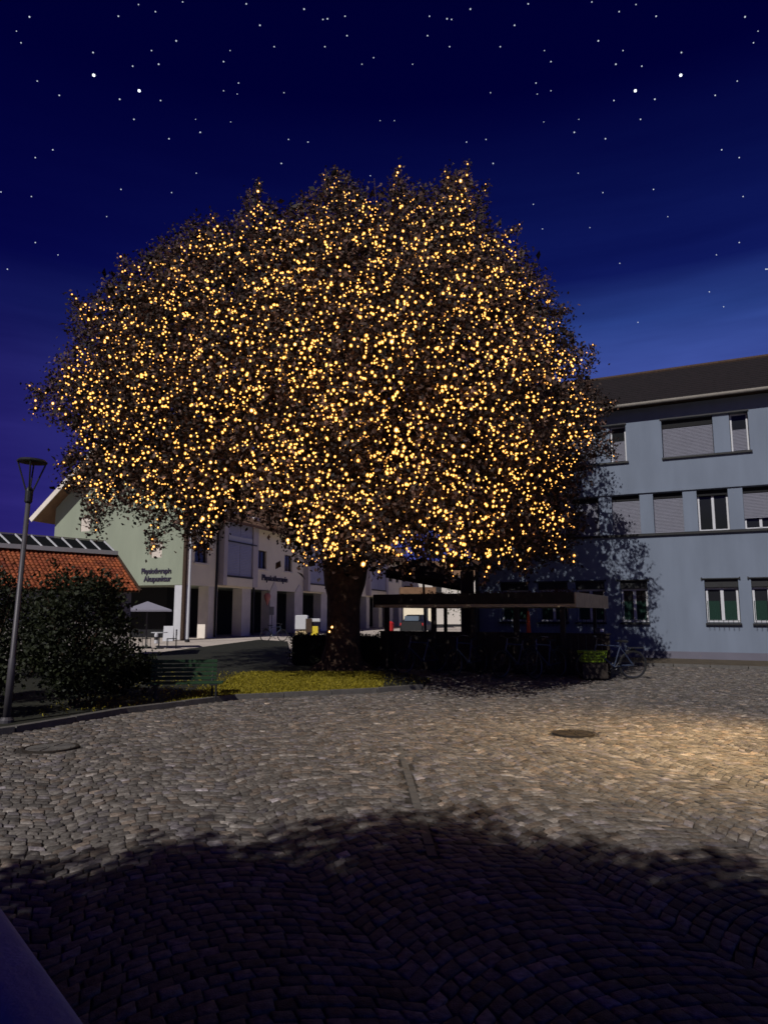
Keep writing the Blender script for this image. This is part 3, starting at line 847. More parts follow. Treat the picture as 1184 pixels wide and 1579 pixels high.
MB().box(-.22, .22, -.2, .2, 0, 3.1, .02).build('pillar', M_darkcanvas, sg)
MB().box(-.75, .25, -.26, -.21, 3.1, 3.55, .01).build('sign_board', M_darkcanvas, sg)
MB().lathe([(.001,.02),(.16,.02),(.16,-.02),(.001,-.02)], 18).build('red_mark', M_red, sg).matrix_local = Matrix.Translation((-.5,-.27,3.35)) @ Matrix.Rotation(R(90),4,'X')
for i, x in enumerate((-.28, -.10, .06)): part(sg, 'white_mark', M_white, (x, x+.12, -.285, -.262, 3.22, 3.44-.05*(i%2)))

# bicycles
def bicycle():
    t = thing('bicycle', 'bicycle', 'bicycle', (0,0,0), 0, 'bicycles by the canopy')
    for wx in (-.53, .53):
        wl = MB().torus((wx,0,.34), (0,1,0), .325, .018, 28, 6).build('wheel', M_rubber, t)
        MB().torus((wx,0,.34), (0,1,0), .30, .011, 28, 5).build('rim', M_chrome, wl)
        sp = MB()
        for k in range(14):
            q = 2*math.pi*k/14; sp.tube([(wx,.012*(-1)**k,.34),(wx+.3*math.cos(q),0,.34+.3*math.sin(q))], .0025, 3, cap=False)
        sp.tube([(wx,-.05,.34),(wx,.05,.34)], .02, 8)
        sp.build('spokes', M_chrome, wl)
    m = MB(); bb = (-.08,0,.30); st = (-.22,0,.78); hd_ = (.36,0,.82); hb = (.39,0,.68)
    m.tube([bb, st], .017, 6).tube([st, hd_], .016, 6).tube([bb, hb], .019, 6).tube([hd_, hb], .02, 6)
    for yy in (-.05, .05): m.tube([(-.53,yy,.34), (bb[0],yy*.5,bb[2])], .010, 5).tube([(-.53,yy,.34), (st[0],yy*.3,st[2]-.03)], .009, 5)
    m.build('frame', M_bikeblue, t)
    m = MB()
    for yy in (-.05, .05): m.tube([(.40,yy*.6,.66), (.47,yy,.5), (.53,yy,.34)], .010, 5)
    m.build('fork', M_chrome, t)
    MB().tube([st, (-.25,0,.90)], .012, 6).build('seat_post', M_chrome, t)
    MB().add([(-.40,-.08,.92),(-.40,.08,.92),(-.22,.05,.925),(-.10,.018,.915),(-.10,-.018,.915),(-.22,-.05,.925),(-.38,-.07,.88),(-.38,.07,.88),(-.12,.014,.89),(-.12,-.014,.89)],
             [(0,5,2,1),(5,4,3,2),(6,7,8,9),(0,1,7,6),(1,2,8,7),(2,3,8),(3,4,9,8),(4,5,9),(5,0,6,9)]).build('saddle', M_rubber, t)
    MB().tube([hd_, (.34,0,.95)], .013, 6).tube([(.26,-.30,.97),(.36,-.18,1.0),(.345,0,.96),(.36,.18,1.0),(.26,.30,.97)], .012, 6).build('handlebar', M_chrome, t)
    MB().torus(bb, (0,1,0), .085, .008, 16, 4).tube([(bb[0],-.08,bb[2]),(bb[0]+.1,-.08,bb[2]-.13)], .008, 4).tube([(bb[0],.08,bb[2]),(bb[0]-.1,.08,bb[2]+.13)], .008, 4).box(.0,.05,-.14,-.08,.15,.18).box(-.21,-.15,.08,.14,.42,.45).build('crank', M_chrome, t)
    MB().tube([(-.84,0,.45),(-.72,0,.62),(-.53,0,.71),(-.36,0,.66)], [.022]*4, 5).build('mudguard', M_chrome, t)
    part(t, 'carrier', M_dark, (-.80,-.40,-.06,.06,.735,.75))
    return t
b0 = bicycle()
b0['label'] = 'bicycle leaning at the right end of the boarded wall in the open'
def put(b, s, off, rz, lean, label):
    p = PO + WD*s + WN*off
    b.location = (p.x, p.y, .03); b.rotation_euler = (lean, 0, W_RZ + rz); b['label'] = label
put(b0, -0.85, 0.3, R(28), R(-7), b0['label'])
for s, off, rz, ln, lab in ((0.55, 0.75, R(70), R(5), 'bicycle in the shade nearest the lime-green basket'),
                            (1.35, 0.8, R(65), R(-4), 'bicycle in the dark below the orange furled parasol'),
                            (2.6, 0.75, R(72), R(4), 'bicycle in the shade before the middle of the boarded wall'),
                            (3.9, 0.8, R(60), R(-3), 'bicycle in the deep shade nearest the tree trunk')):
    put(copy_tree(b0), s, off, rz, ln, lab)

# lime basket planter
lp = thing('basket_planter', 'lime-green basket on a dark stand beside the bicycles', 'basket', PY(914, 1040, 17.4))
lp.location.z = 0
MB().box(-.30, .30, -.2, .2, .03, .42, .02).build('stand', M_brownboard, lp)
m = MB()
for k in range(16):
    q0 = k/16*2*math.pi; q1 = (k+1)/16*2*math.pi
    for z0, z1, r0, r1 in ((.43,.47,.27,.28),(.50,.54,.285,.295),(.57,.61,.30,.31),(.64,.70,.315,.33)):
        m.add([(r0*math.cos(q0)*1.1,r0*math.sin(q0)*.7,z0),(r0*math.cos(q1)*1.1,r0*math.sin(q1)*.7,z0),(r1*math.cos(q1)*1.1,r1*math.sin(q1)*.7,z1),(r1*math.cos(q0)*1.1,r1*math.sin(q0)*.7,z1)], [(0,1,2,3)])
    m.obox((.275*math.cos(q0)*1.1,.275*math.sin(q0)*.7,.43),(.325*math.cos(q0)*1.1,.325*math.sin(q0)*.7,.70), .015, .015)
m.build('basket', M_lime, lp)
# chequered sign
cs = thing('marker_sign', 'narrow dark sign with white chequer marks beside the canopy end', 'sign', PY(924, 990, 18.3))
cs.location.z = 0
MB().tube([(0,0,0),(0,0,1.2)], .025, 8).build('post', M_lamp, cs)
MB().box(-.12, .12, -.05, -.03, .62, 1.22, .006).build('board', M_dark, cs)
for i in range(5): part(cs, 'white_mark', M_white, (.01-.1*(i%2), .10-.1*(i%2), -.056, -.051, .66+i*.115, .735+i*.115))

# ================================================================== CAFE CORNER ON THE LEFT
pa = thing('cafe_parasol', 'pale grey square parasol before the dark arcade left of the white pole', 'parasol', (-10.93, 33.0, 0), R(20))
MB().tube([(0,0,0),(0,0,2.1)], .03, 8).build('pole', M_lamp, pa)
w_ = 1.02
m = MB().add([(-w_,-w_,1.74),(w_,-w_,1.74),(w_,w_,1.74),(-w_,w_,1.74),(0,0,2.13),(-w_,-w_,1.66),(w_,-w_,1.66),(w_,w_,1.66),(-w_,w_,1.66)], [(0,1,4),(1,2,4),(2,3,4),(3,0,4),(0,5,6,1),(1,6,7,2),(2,7,8,3),(3,8,5,0)])
m.build('canopy', M_canvas, pa)
for q in ((-w_,-w_),(w_,-w_),(w_,w_),(-w_,w_)): MB().obox((0,0,1.95),(q[0],q[1],1.72), .015, .02).build('rib', M_dark, pa)
MB().lathe([(.001,.08),(.25,.07),(.28,0),(.001,0)], 14).build('foot', M_dark, pa)
tb = thing('bistro_table', 'small round bistro table beneath the pale parasol', 'table', (-10.2, 32.6, 0))
MB().lathe([(.001,.70),(.36,.70),(.36,.73),(.001,.73)], 20).build('table_top', M_white, tb)
MB().tube([(0,0,.02),(0,0,.7)], .03, 8).build('leg', M_dark, tb)
MB().lathe([(.001,.0),(.24,.0),(.22,.03),(.001,.04)], 16).build('base', M_dark, tb)
def chair(label, loc, rz):
    t = thing('bistro_chair', label, 'chair', loc, rz, 'chairs at the bistro table')
    MB().box(-.2,.2,-.2,.2,.43,.46,.008).build('seat', M_dark, t)
    for k in range(3): part(t, 'back_slat', M_lamp, (-.19,.19,.185,.205,.58+k*.1,.64+k*.1))
    for x, y_, h in ((-.18,-.18,.43),(.18,-.18,.43),(-.18,.2,.86),(.18,.2,.86)): MB().tube([(x,y_,0),(x,y_,h)], .014, 6).build('leg', M_dark, t)
chair('dark bistro chair right of the small round table', (-9.6, 32.5, 0), R(-80))
chair('dark bistro chair left of the small round table', (-10.8, 32.5, 0), R(85))
bo = thing('bollard', 'short white bollard at the pavement edge beneath the parasol', 'bollard', G(241, 992))
MB().lathe([(.001,0),(.10,0),(.10,.45),(.07,.53),(.001,.55)], 14).build('post', M_white, bo)
MB().lathe([(.103,.18),(.103,.34)], 14).build('band', M_dark, bo)
ab = thing('a_board', 'white folding board standing at the foot of the corner pillar', 'sign', LO + Vector((-.45, -1.2, 0)), R(10))
MB().add([(-0.28,-.3,0),(0.28,-.3,0),(0.28,0,0.85),(-0.28,0,0.85),(-0.28,-.33,0),(0.28,-.33,0),(0.28,-.03,0.85),(-0.28,-.03,0.85)], [(4,5,6,7),(3,2,1,0),(0,4,7,3),(1,2,6,5),(2,3,7,6)]).build('front_panel', M_white, ab)
MB().add([(-0.28,.3,0),(0.28,.3,0),(0.28,0.003,0.85),(-0.28,0.003,0.85),(-0.28,.33,0),(0.28,.33,0),(0.28,.03,0.85),(-0.28,.03,0.85)], [(7,6,5,4),(0,1,2,3),(0,3,7,4),(1,5,6,2),(2,6,7,3)]).build('rear_panel', M_white, ab)
fpz = thing('flagpole', 'slim white pole standing before the building corner next to the brown downpipe', 'pole', G(289, 990))
MB().tube([(0,0,0),(0,0,7.4)], [.085,.055], 10).build('shaft', M_white, fpz)
MB().lathe([(.14,0),(.14,.12),(.09,.16)], 12).build('foot', M_dark, fpz)
MB().lathe([(.001,7.5),(.06,7.46),(.07,7.4),(.05,7.36)], 10).build('finial', M_white, fpz)
# hanging cone sign and notice in the arcade, delivery cart
cs2 = thing('cone_sign', 'small pink cone-shaped sign hanging in the dark arcade opening', 'sign', LO + FD*9.6 + Vector((.6,-.1,0)))
MB().lathe([(.001,2.05),(.10,2.35),(.24,2.7),(.25,2.85),(.16,3.0),(.001,3.05)], 12).build('cone', M_pink, cs2)
MB().tube([(0,0,3.0),(0,0,3.3)], .015, 5).build('hanger', M_dark, cs2)
nb_ = thing('notice_board', 'small white notice on a stand in the dark arcade opening', 'sign', LO + FD*10.6 + Vector((.5,-.2,0)), R(-30))
MB().box(-.22,.22,-.02,.02,1.45,2.05,.008).build('board', M_white, nb_)
MB().tube([(0,.03,0),(0,.03,1.5)], .02, 6).build('leg', M_dark, nb_)
dc = thing('vending_cart', 'white cart with brown panel and yellow crate before the arcade, left of the trunk', 'cart', PY(474, 972, 38))
dc.location.z = 0
MB().box(-.62,.02,-.3,.3,.72,1.48,.04).build('cabinet', M_white, dc)
part(dc, 'brown_panel', M_wood, (-.06,.26,-.33,-.31,.6,1.3))
MB().box(.02,.68,-.28,.28,1.12,1.30,.03).build('shelf', M_white, dc)
MB().box(.24,.58,-.27,.1,.35,.9,.02).build('crate', M_yellow, dc)
MB().box(-.6,0,-.28,.28,.34,.66,.02).build('lower_box', M_beige, dc)
for x in (-.55, .6):
    MB().torus((x,-.2,.16), (0,1,0), .12, .04, 16, 6).build('wheel', M_rubber, dc)
b1 = copy_tree(b0); b1.location = (-6.2, 40.5, 0); b1.rotation_euler = (R(4), 0, R(35)); b1['label'] = 'far bicycle parked before the arcade pillars'; b1['group'] = 'bicycles by the canopy'

# ================================================================== STREET LAMPS
def street_lamp(label, loc, group='street lamps'):
    t = thing('street_lamp', label, 'street lamp', loc, 0, group)
    MB().tube([(0,0,0),(0,0,.9),(0,0,.92),(0,0,3.25)], [.052,.050,.040,.034], 12).build('pole', M_lamp, t, smooth=True)
    MB().lathe([(.10,0),(.10,.05),(.065,.09)], 14).build('base', M_lamp, t)
    MB().lathe([(.042,3.18),(.055,3.2),(.055,3.36),(.03,3.42),(.001,3.42)], 14).build('collar', M_dark, t)
    for k in range(4):
        q = R(20) + k*math.pi/2
        MB().tube([(.045*math.cos(q),.045*math.sin(q),3.36),(.19*math.cos(q),.19*math.sin(q),3.79)], .012, 6).build('strut', M_dark, t)
    MB().lathe([(.001,3.80),(.05,3.79),(.205,3.79),(.215,3.805),(.18,3.84),(.001,3.86)], 20).build('cap', M_dark, t)
    return t
lamp = street_lamp('grey post-top street lamp with open conical head, left beside the shrub', (-5.38, 10.4, 0.04))
lamp.rotation_euler = (0, R(1.6), 0)
MB().lathe([(.001,3.765),(.10,3.77),(.13,3.788)], 16).build('diffuser', M_wood, lamp)
# the lamp that throws the warm pool on the cobbles on the right (its post stands just past the edge of the photograph)
lamp2 = street_lamp('lit street lamp on the right past the edge of the view', (5.05, 8.5, 0.0))
MB().lathe([(.001,3.70),(.08,3.71),(.13,3.785)], 16).build('diffuser', emat('lamp_glow', (1.0, .62, .25), 12), lamp2)
ld = bpy.data.lights.new('lamp_light', 'SPOT'); ld.energy = 2700; ld.color = (1.0, 0.70, 0.34); ld.spot_size = R(100); ld.spot_blend = 1.0; ld.shadow_soft_size = 0.08
lo = bpy.data.objects.new('lamp_light', ld); COL.objects.link(lo); lo.parent = lamp2; lo.location = (0, 0, 3.68)
lo.rotation_euler = (0, R(-12) * -1, 0)
lo.rotation_euler = Vector((-0.40, 0.12, -1)).to_track_quat('-Z', 'Y').to_euler()

# ================================================================== BENCH
bn = thing('park_bench', 'dark green slatted park bench on the lawn edge left of the tree', 'bench', (-3.58, 13.1, 0.05), R(8))
for k in range(5): MB().box(-.66,.52,.20+k*.022,.225+k*.022,.33+k*.075,.39+k*.075,.005).build('back_slat', M_benchgreen, bn)
for k in range(4): MB().box(-.66,.66,-.18+k*.09,-.105+k*.09,.285,.315,.005).build('seat_slat', M_benchgreen, bn)
for x in (-.58, .45):
    MB().tube([(x,.20,0),(x,.19,.28),(x,.33,.70)], .02, 6).build('leg', M_dark, bn)
    MB().tube([(x+.1,-.17,0),(x+.1,-.17,.28)], .02, 6).build('leg', M_dark, bn)
    part(bn, 'seat_bar', M_dark, (x-.02, x+.12, -.19, .19, .262, .283))

# ================================================================== SHRUBS
def shrub(label, loc, rx, ry, h, n, per=16, leaf=.075, zlo=.15):
    t = thing('leafy_shrub', label, 'shrub', loc)
    q = rng.normal(size=(n,3)); q /= np.linalg.norm(q, axis=1)[:,None]
    rr = rng.uniform(.45, 1.0, n)**.5
    bump = 1 + .16*np.sin(q[:,0]*5+loc[0]) * np.sin(q[:,2]*6+loc[1])
    c = q*(rr*bump)[:,None]*[rx, ry, (h-zlo)/2] + [0,0,zlo+(h-zlo)/2]
    tt = np.repeat(rng.random(n)**1.7, per)*.7 + rng.random(n*per)*.3
    leaf_mesh('foliage', clusters(c, per, .10), rng.uniform(leaf*.7, leaf*1.3, n*per), L_green, t, tint=tt, kind='stuff')
    m = MB()
    for k in range(7):
        a = rng.uniform(0, 6.28); m.tube([(.05*math.cos(a),.05*math.sin(a),0),(rx*.3*math.cos(a),ry*.3*math.sin(a),h*.4),(rx*.65*math.cos(a),ry*.65*math.sin(a),h*.8)], [.025,.018,.006], 5)
    m.build('stems', M_bark, t)
shrub('large dark green leafy shrub between street lamp and bench', (-5.1, 12.0, .05), .86, .8, 2.25, 640)
shrub('tall dark shrub at the left edge behind the street lamp', (-7.1, 12.6, .05), .85, .9, 2.5, 420)
shrub('low dark shrub at the left edge before the street lamp foot', (-6.3, 10.8, .05), .7, .6, 1.1, 260)
shrub('low dark shrub between the large shrub and the bench', (-5.2, 14.0, .05), .8, .6, .75, 260)
shrub('dark shrub filling the bed below the tiled roof', (-8.6, 17.5, .05), 1.8, .9, 1.9, 420)

# ================================================================== BASIN
ba = thing('stone_trough', 'smooth grey-blue stone trough rim running diagonally at the lower left corner', 'trough', (-.93, 2.07, 0), math.atan2(-.77, .64))
# local x along the rim towards the viewer, local y to the right
for x0, x1, y0, y1 in ((-1.7, 1.0, -.17, 0), (-1.7, 1.0, -.92, -.75), (-1.7, -1.53, -.75, -.17), (.83, 1.0, -.75, -.17)):
    mm = MB(); r_ = .06; rings = [(0, 0.0), (0, .70 - r_)] + [(r_*(1-math.cos(a*math.pi/12)), .70 - r_ + r_*math.sin(a*math.pi/12)) for a in range(1, 7)]
    for ins, zz in rings: mm.v += [(x0+ins, y0+ins, zz), (x1-ins, y0+ins, zz), (x1-ins, y1-ins, zz), (x0+ins, y1-ins, zz)]
    for k in range(len(rings)-1):
        for i in range(4): mm.f.append((k*4+i, k*4+(i+1)%4, k*4+4+(i+1)%4, k*4+4+i))
    e_ = len(rings)*4-4; mm.f.append((e_, e_+1, e_+2, e_+3))
    mm.build('side', M_stone, ba, smooth=True)
part(ba, 'floor', M_stone, (-1.53, .83, -.75, -.17, 0, .12))
part(ba, 'water', M_water, (-1.528, .828, -.748, -.172, .12, .58))

# ================================================================== THE BIG TREE
outline = [(45,598),(75,606),(80,572),(100,545),(115,520),(108,468),(130,458),(150,460),(185,412),(205,400),(240,385),(285,350),(330,335),(360,345),(385,302),(400,285),(420,318),(445,325),(460,305),(490,300),(500,272),(520,265),(545,280),(570,298),(598,292),(612,264),(626,285),(660,300),(680,288),(690,270),(715,262),(735,290),(747,322),(768,355),(795,352),(806,388),(832,420),(860,460),(872,490),(886,535),(905,540),(915,560),(903,590),(925,610),(945,622),(922,650),(942,690),(946,705),(918,698),(900,725),(888,760),(898,800),(890,830),(868,845),(882,868),(850,865),(820,868),(790,872),(760,882),(730,878),(690,878),(660,868),(620,868),(580,868),(560,880),(545,872),(510,876),(480,868),(450,850),(440,830),(410,810),(390,795),(370,800),(345,812),(322,845),(300,842),(285,828),(252,800),(246,845),(226,848),(234,800),(200,790),(160,790),(156,822),(140,822),(138,790),(104,748),(95,720),(110,690),(90,650),(72,640),(52,622)]
OUT = np.array(outline, float)
top_part = OUT[:54]                      # silhouette without the underside
ext = np.vstack([top_part[:54], [[930,1500],[60,1500]], OUT[-6:]])
def seg_dist(px, py, P):
    d = np.full(len(px), 1e9)
    for i in range(len(P)):
        a = P[i]; b = P[(i+1) % len(P)]; ab = b-a
        t = np.clip(((px-a[0])*ab[0]+(py-a[1])*ab[1])/(ab@ab+1e-9), 0, 1)
        d = np.minimum(d, np.hypot(px-a[0]-t*ab[0], py-a[1]-t*ab[1]))
    return d
TX, TY = -1.17, 20.0
def to_world(px, py, Y):
    u = (px-CX)/FPX; v = (CY-py)/FPX
    dy = math.cos(PITCH) - v*math.sin(PITCH); dz = math.sin(PITCH) + v*math.cos(PITCH)
    k = Y/dy
    return np.column_stack([u*k, Y, CAMZ + dz*k])
def thick(px, py):
    s_ = np.clip(seg_dist(px, py, ext)/240, 0, 1)
    k = np.clip((px-260)/380, 0, 1); k = k*k*(3-2*k)
    return (6.4 + 2.5*k)*np.sqrt(np.clip(1-(1-s_)**2, 0.01, 1))
def sample_crown(n, lo, hi, erode=7):
    px = rng.uniform(40, 950, n*3); py = rng.uniform(258, 885, n*3)
    k = in_poly(px, py, OUT); px, py = px[k], py[k]
    d_all = seg_dist(px, py, OUT)
    k = d_all > erode*(.6+.8*rng.random(len(px))); px, py = px[k], py[k]
    T = thick(px, py)
    tau = rng.uniform(lo, hi, len(px))
    return px[:n], py[:n], T[:n], tau[:n]
tree = thing('beech_tree', 'broad domed dark-leaved tree hung with thousands of lights in the square', 'tree', (TX, TY, 0.0))
def loc_(P): return P - np.array([TX, TY, 0.0])
# leaf clusters: dense shell and looser inside
cs_ = []; rims = []
for n, lo, hi in ((5200, -1.0, -0.55), (2600, -0.55, 0.4), (2600, 0.4, 1.0)):
    px, py, T, tau = sample_crown(n, lo, hi)
    cs_.append(to_world(px, py, TY + T*tau)); rims.append(seg_dist(px, py, OUT))
C = np.vstack(cs_)
# clumping: drop clusters where a smooth pseudo noise is low -> dark pockets and sky gaps
nz = np.sin(C[:,0]*1.9+1.3)*np.sin(C[:,1]*1.7+.4)*np.sin(C[:,2]*2.1+2.2)+.5*np.sin(C[:,0]*4.1)*np.sin(C[:,2]*3.7+1)
rim = np.concatenate(rims) < 44
nz2 = np.sin(C[:,0]*3.3+.7)*np.sin(C[:,2]*3.1+1.1) + .6*np.sin(C[:,0]*6.1+2)*np.sin(C[:,2]*5.3)
C = C[(nz > -0.46 - 0.25*rng.random(len(C))) & ~(rim & (nz2 < -.12))]
per = 24
P = clusters(C, per, .19, .16)
tt = (np.repeat(rng.random(len(C)), per)*.45 + rng.random(len(P))*.55)**3.2
leaf_mesh('crown', loc_(P), rng.uniform(.075, .135, len(P)), L_beech, tree, up=.3, tint=tt, droop=.3, kind='stuff')
# big inner leaves close the heart of the crown
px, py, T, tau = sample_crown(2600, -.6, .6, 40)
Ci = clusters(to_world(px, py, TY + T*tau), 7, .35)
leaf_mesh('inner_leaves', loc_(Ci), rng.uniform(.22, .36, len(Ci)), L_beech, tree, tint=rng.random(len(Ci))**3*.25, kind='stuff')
# fine twigs on the outline so the edge is uneven
px, py, T, tau = sample_crown(9000, -.3, .3, 0)
edge = seg_dist(px, py, OUT) < 12
E_ = to_world(px[edge], py[edge], TY + T[edge]*tau[edge])
dirv = E_ - np.array([TX, TY, 6.5]); dirv /= np.linalg.norm(dirv, axis=1)[:,None]
tw_pts = []
twm = MB()
for e, d in zip(E_[:520], dirv[:520]):
    ln = rng.uniform(.1, .36); d = d + rng.normal(size=3)*.35; d /= np.linalg.norm(d)
    twm.tube([loc_(e - d*.3), loc_(e + d*ln)], [.008, .003], 3, cap=False)
    for q in np.linspace(-.1, ln, 11): tw_pts.append(e + d*q + rng.normal(size=3)*.035)
twm.build('twigs', M_bark, tree, kind='stuff')
tw_pts = np.array(tw_pts)
leaf_mesh('outer_sprays', loc_(tw_pts), rng.uniform(.06, .11, len(tw_pts)), L_beech, tree, tint=rng.random(len(tw_pts))**4, droop=.2, kind='stuff')
# long sprays that break the outline
spray_def = [(85,612,45,596,19.5),(885,600,916,545,19.5),(890,650,946,622,19.5),(895,665,946,706,19),(905,640,942,690,18.5),(865,838,882,868,16.5),(505,305,499,268,19.5),(522,305,521,262,19.5),(612,302,612,256,19.5),(700,305,688,262,19.5),(712,305,722,256,19),(735,318,750,285,19.5),(396,325,398,280,19.5),(320,355,332,330,19.5),(192,432,190,397,19.5),(135,475,108,455,19.5),(150,780,149,828,17),(238,795,234,852,17),(245,795,244,845,16.6),(308,815,310,850,16.5),(330,810,322,848,16.8),(845,485,880,478,19.5),(878,560,914,535,19.5),(770,372,800,348,19.5),(120,700,93,722,18.5),(130,740,100,750,18.5),(440,830,462,868,15.5),(850,850,880,862,15),(800,860,806,884,14),(750,870,748,895,14),(690,870,698,892,15),(620,865,630,888,16),(590,860,584,884,16.5),(60,610,52,640,19.3)]
sp_c, sp_b = [], []
stw = MB()
for x0, y0, x1, y1, Yq in spray_def:
    a_ = PY(x0, y0, Yq); b_ = PY(x1, y1, Yq)
    ln = (b_-a_).length
    stw.tube([loc_(np.array(a_)), loc_(np.array(a_.lerp(b_, .5)) + rng.normal(size=3)*.05), loc_(np.array(b_))], [.018, .011, .004], 4, cap=False)
    for q in np.linspace(0, 1, max(6, int(ln/.09))):
        sp_c.append(np.array(a_.lerp(b_, float(q))) + rng.normal(size=3)*.05*(1.3-q))
    for q in (.25, .6, .92):
        sp_b.append(np.array(a_.lerp(b_, q)) + np.array([rng.normal()*.05, -.12, rng.normal()*.05]))
stw.build('spray_stems', M_bark, tree, kind='stuff')
Ps = clusters(np.array(sp_c), 12, .085)
leaf_mesh('long_sprays', loc_(Ps), rng.uniform(.07, .12, len(Ps)), L_beech, tree, tint=rng.random(len(Ps))**4, droop=.3, kind='stuff')
# trunk and limbs
m = MB()
tp = [(0,0,0),(0.0,0,.25),(.02,0,.8),(.05,0,1.5),(.06,0,2.0),(.07,0,2.4),(.08,0,2.9),(.08,0,3.5)]
m.tube(tp, [.78,.56,.47,.44,.46,.56,.62,.50], 22, jit=.06)
for k in range(9):          # root flares and burr knobs
    q = 2*math.pi*k/9 + .2
    m.tube([(.95*math.cos(q),.95*math.sin(q),-.02),(.5*math.cos(q),.5*math.sin(q),.2),(.3*math.cos(q),.3*math.sin(q),.9)], [.07,.14,.12], 7, jit=.1)
for k in range(14):
    q = random.uniform(0, 6.28); z = random.uniform(2.1, 3.1); r = random.uniform(.45, .58)
    m.tube([(.07+r*math.cos(q)*.7, r*math.sin(q)*.7, z-.12),(.07+r*math.cos(q), r*math.sin(q), z),(.07+r*math.cos(q)*.7, r*math.sin(q)*.7, z+.12)], [.05,.14,.05], 7, jit=.15)
m.build('trunk', M_bark, tree, smooth=True)
m = MB()
for k in range(13):
    q = 2*math.pi*k/13 + random.uniform(-.2,.2); el = random.choice((.35,.6,.9,1.25)); ln = random.uniform(4.6, 6.6) if el < 1 else random.uniform(6.5, 9)
    p = Vector((.08, 0, random.uniform(2.8, 3.6))); d = Vector((math.cos(q)*math.cos(el), math.sin(q)*math.cos(el), math.sin(el)))
    pts = [p]; rad = [.24]
    for i in range(7):
        p = p + d*(ln/7); d = (d + Vector((random.uniform(-.2,.2), random.uniform(-.2,.2), random.uniform(-.1,.18)))).normalized()
        pts.append(p.copy()); rad.append(.24*(1-(i+1)/8))
        if i > 1:
            for r_ in range(2):
                e = (d + Vector((random.uniform(-.9,.9), random.uniform(-.9,.9), random.uniform(-.4,.7)))).normalized()
                m.tube([p, p+e*.9, p+e*1.8+Vector((0,0,random.uniform(-.2,.3)))], [rad[-1]*.5, rad[-1]*.3, .008], 5, cap=False)
    m.tube(pts, rad, 8, jit=.05)
m.build('limbs', M_bark, tree, smooth=True)

# ================================================================== FAIRY LIGHTS
M_bulb = emat('warm_bulb', (1.0, 0.46, 0.11), 7.5)
M_bulb2 = emat('bright_bulb', (1.0, 0.62, 0.24), 7.0)
def halomat():  # orange halo imitated by a faintly glowing see-through shell round each bulb
    m = bpy.data.materials.new('amber_halo'); m.use_nodes = True
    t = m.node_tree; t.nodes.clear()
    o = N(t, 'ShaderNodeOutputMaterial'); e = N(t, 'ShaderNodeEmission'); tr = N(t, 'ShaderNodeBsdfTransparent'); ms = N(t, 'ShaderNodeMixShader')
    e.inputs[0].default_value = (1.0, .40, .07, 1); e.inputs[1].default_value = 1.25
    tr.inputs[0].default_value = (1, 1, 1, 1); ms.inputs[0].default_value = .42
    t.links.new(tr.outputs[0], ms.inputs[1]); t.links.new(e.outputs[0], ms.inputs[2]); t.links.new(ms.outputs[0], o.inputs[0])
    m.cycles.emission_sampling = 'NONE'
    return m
M_halo = halomat()
fl = thing('fairy_lights', 'thousands of warm white fairy lights spread through the big tree crown', 'fairy lights', (TX, TY, 0.0))
px, py, T, tau = sample_crown(6300, -1.05, -0.84, 13)
B1 = to_world(px, py, TY + T*tau - .12)
bn_ = np.sin(B1[:,0]*2.7+.5)*np.sin(B1[:,2]*2.9+1.7) + .7*np.sin(B1[:,0]*5.9+1)*np.sin(B1[:,2]*5.1+.3) + rng.normal(size=len(B1))*.45
B1 = B1[bn_ > -.62]                       # the strings bunch up here and leave dark pockets there
px2, py2, T2, tau2 = sample_crown(1300, -0.75, 1.02, 14)
B2 = to_world(px2, py2, TY + T2*tau2)
px3 = rng.uniform(462, 565, 70); py3 = rng.uniform(835, 872, 70)
B3 = to_world(px3, py3, np.full(70, 18.6) + rng.normal(size=70)*.4)
BB = np.vstack([B1, B3, B2, np.array(sp_b)])
ic = bmesh.new(); bmesh.ops.create_icosphere(ic, subdivisions=1, radius=1.0)
iv = np.array([v.co[:] for v in ic.verts]); ifc = np.array([[v.index for v in f.verts] for f in ic.faces]); ic.free()
rad = .0075 + .0135*rng.random(len(BB))**1.5
GK = 1.75  # halo shell size relative to the bulb core
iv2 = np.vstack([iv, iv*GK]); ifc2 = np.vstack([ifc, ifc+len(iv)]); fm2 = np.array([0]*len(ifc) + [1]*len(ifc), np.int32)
dist = np.linalg.norm(BB - np.array([0,0,CAMZ]), axis=1)
order = np.argsort(-(rad/dist)); big = order[:280]; rest = order[280:]
def bulbs_mesh(name, cen_, rad_, m_core):
    n = len(cen_)
    v = (iv2[None]*np.asarray(rad_)[:,None,None]*np.array([1,1,1.12]) + np.asarray(cen_)[:,None,:]).reshape(-1,3)
    f = (ifc2[None] + (np.arange(n)*len(iv2))[:,None,None]).reshape(-1)
    me = bpy.data.meshes.new(name)
    me.vertices.add(len(v)); me.vertices.foreach_set('co', v.reshape(-1))
    me.loops.add(len(f)); me.loops.foreach_set('vertex_index', f.astype(np.int32))
    me.polygons.add(len(f)//3); me.polygons.foreach_set('loop_start', np.arange(0, len(f), 3, dtype=np.int32))
    me.update(calc_edges=True); me.materials.append(m_core); me.materials.append(M_halo)
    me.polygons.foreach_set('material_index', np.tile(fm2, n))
    return me
def link_part(name, me, parent):
    o = bpy.data.objects.new(name, me); COL.objects.link(o); o.parent = parent; return o
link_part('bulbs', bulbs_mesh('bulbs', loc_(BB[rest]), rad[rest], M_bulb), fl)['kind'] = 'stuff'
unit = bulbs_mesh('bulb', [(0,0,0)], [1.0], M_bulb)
for k in big:
    o = link_part('bulb', unit, fl)
    o.location = loc_(BB[k:k+1])[0]; o.scale = (rad[k],)*3
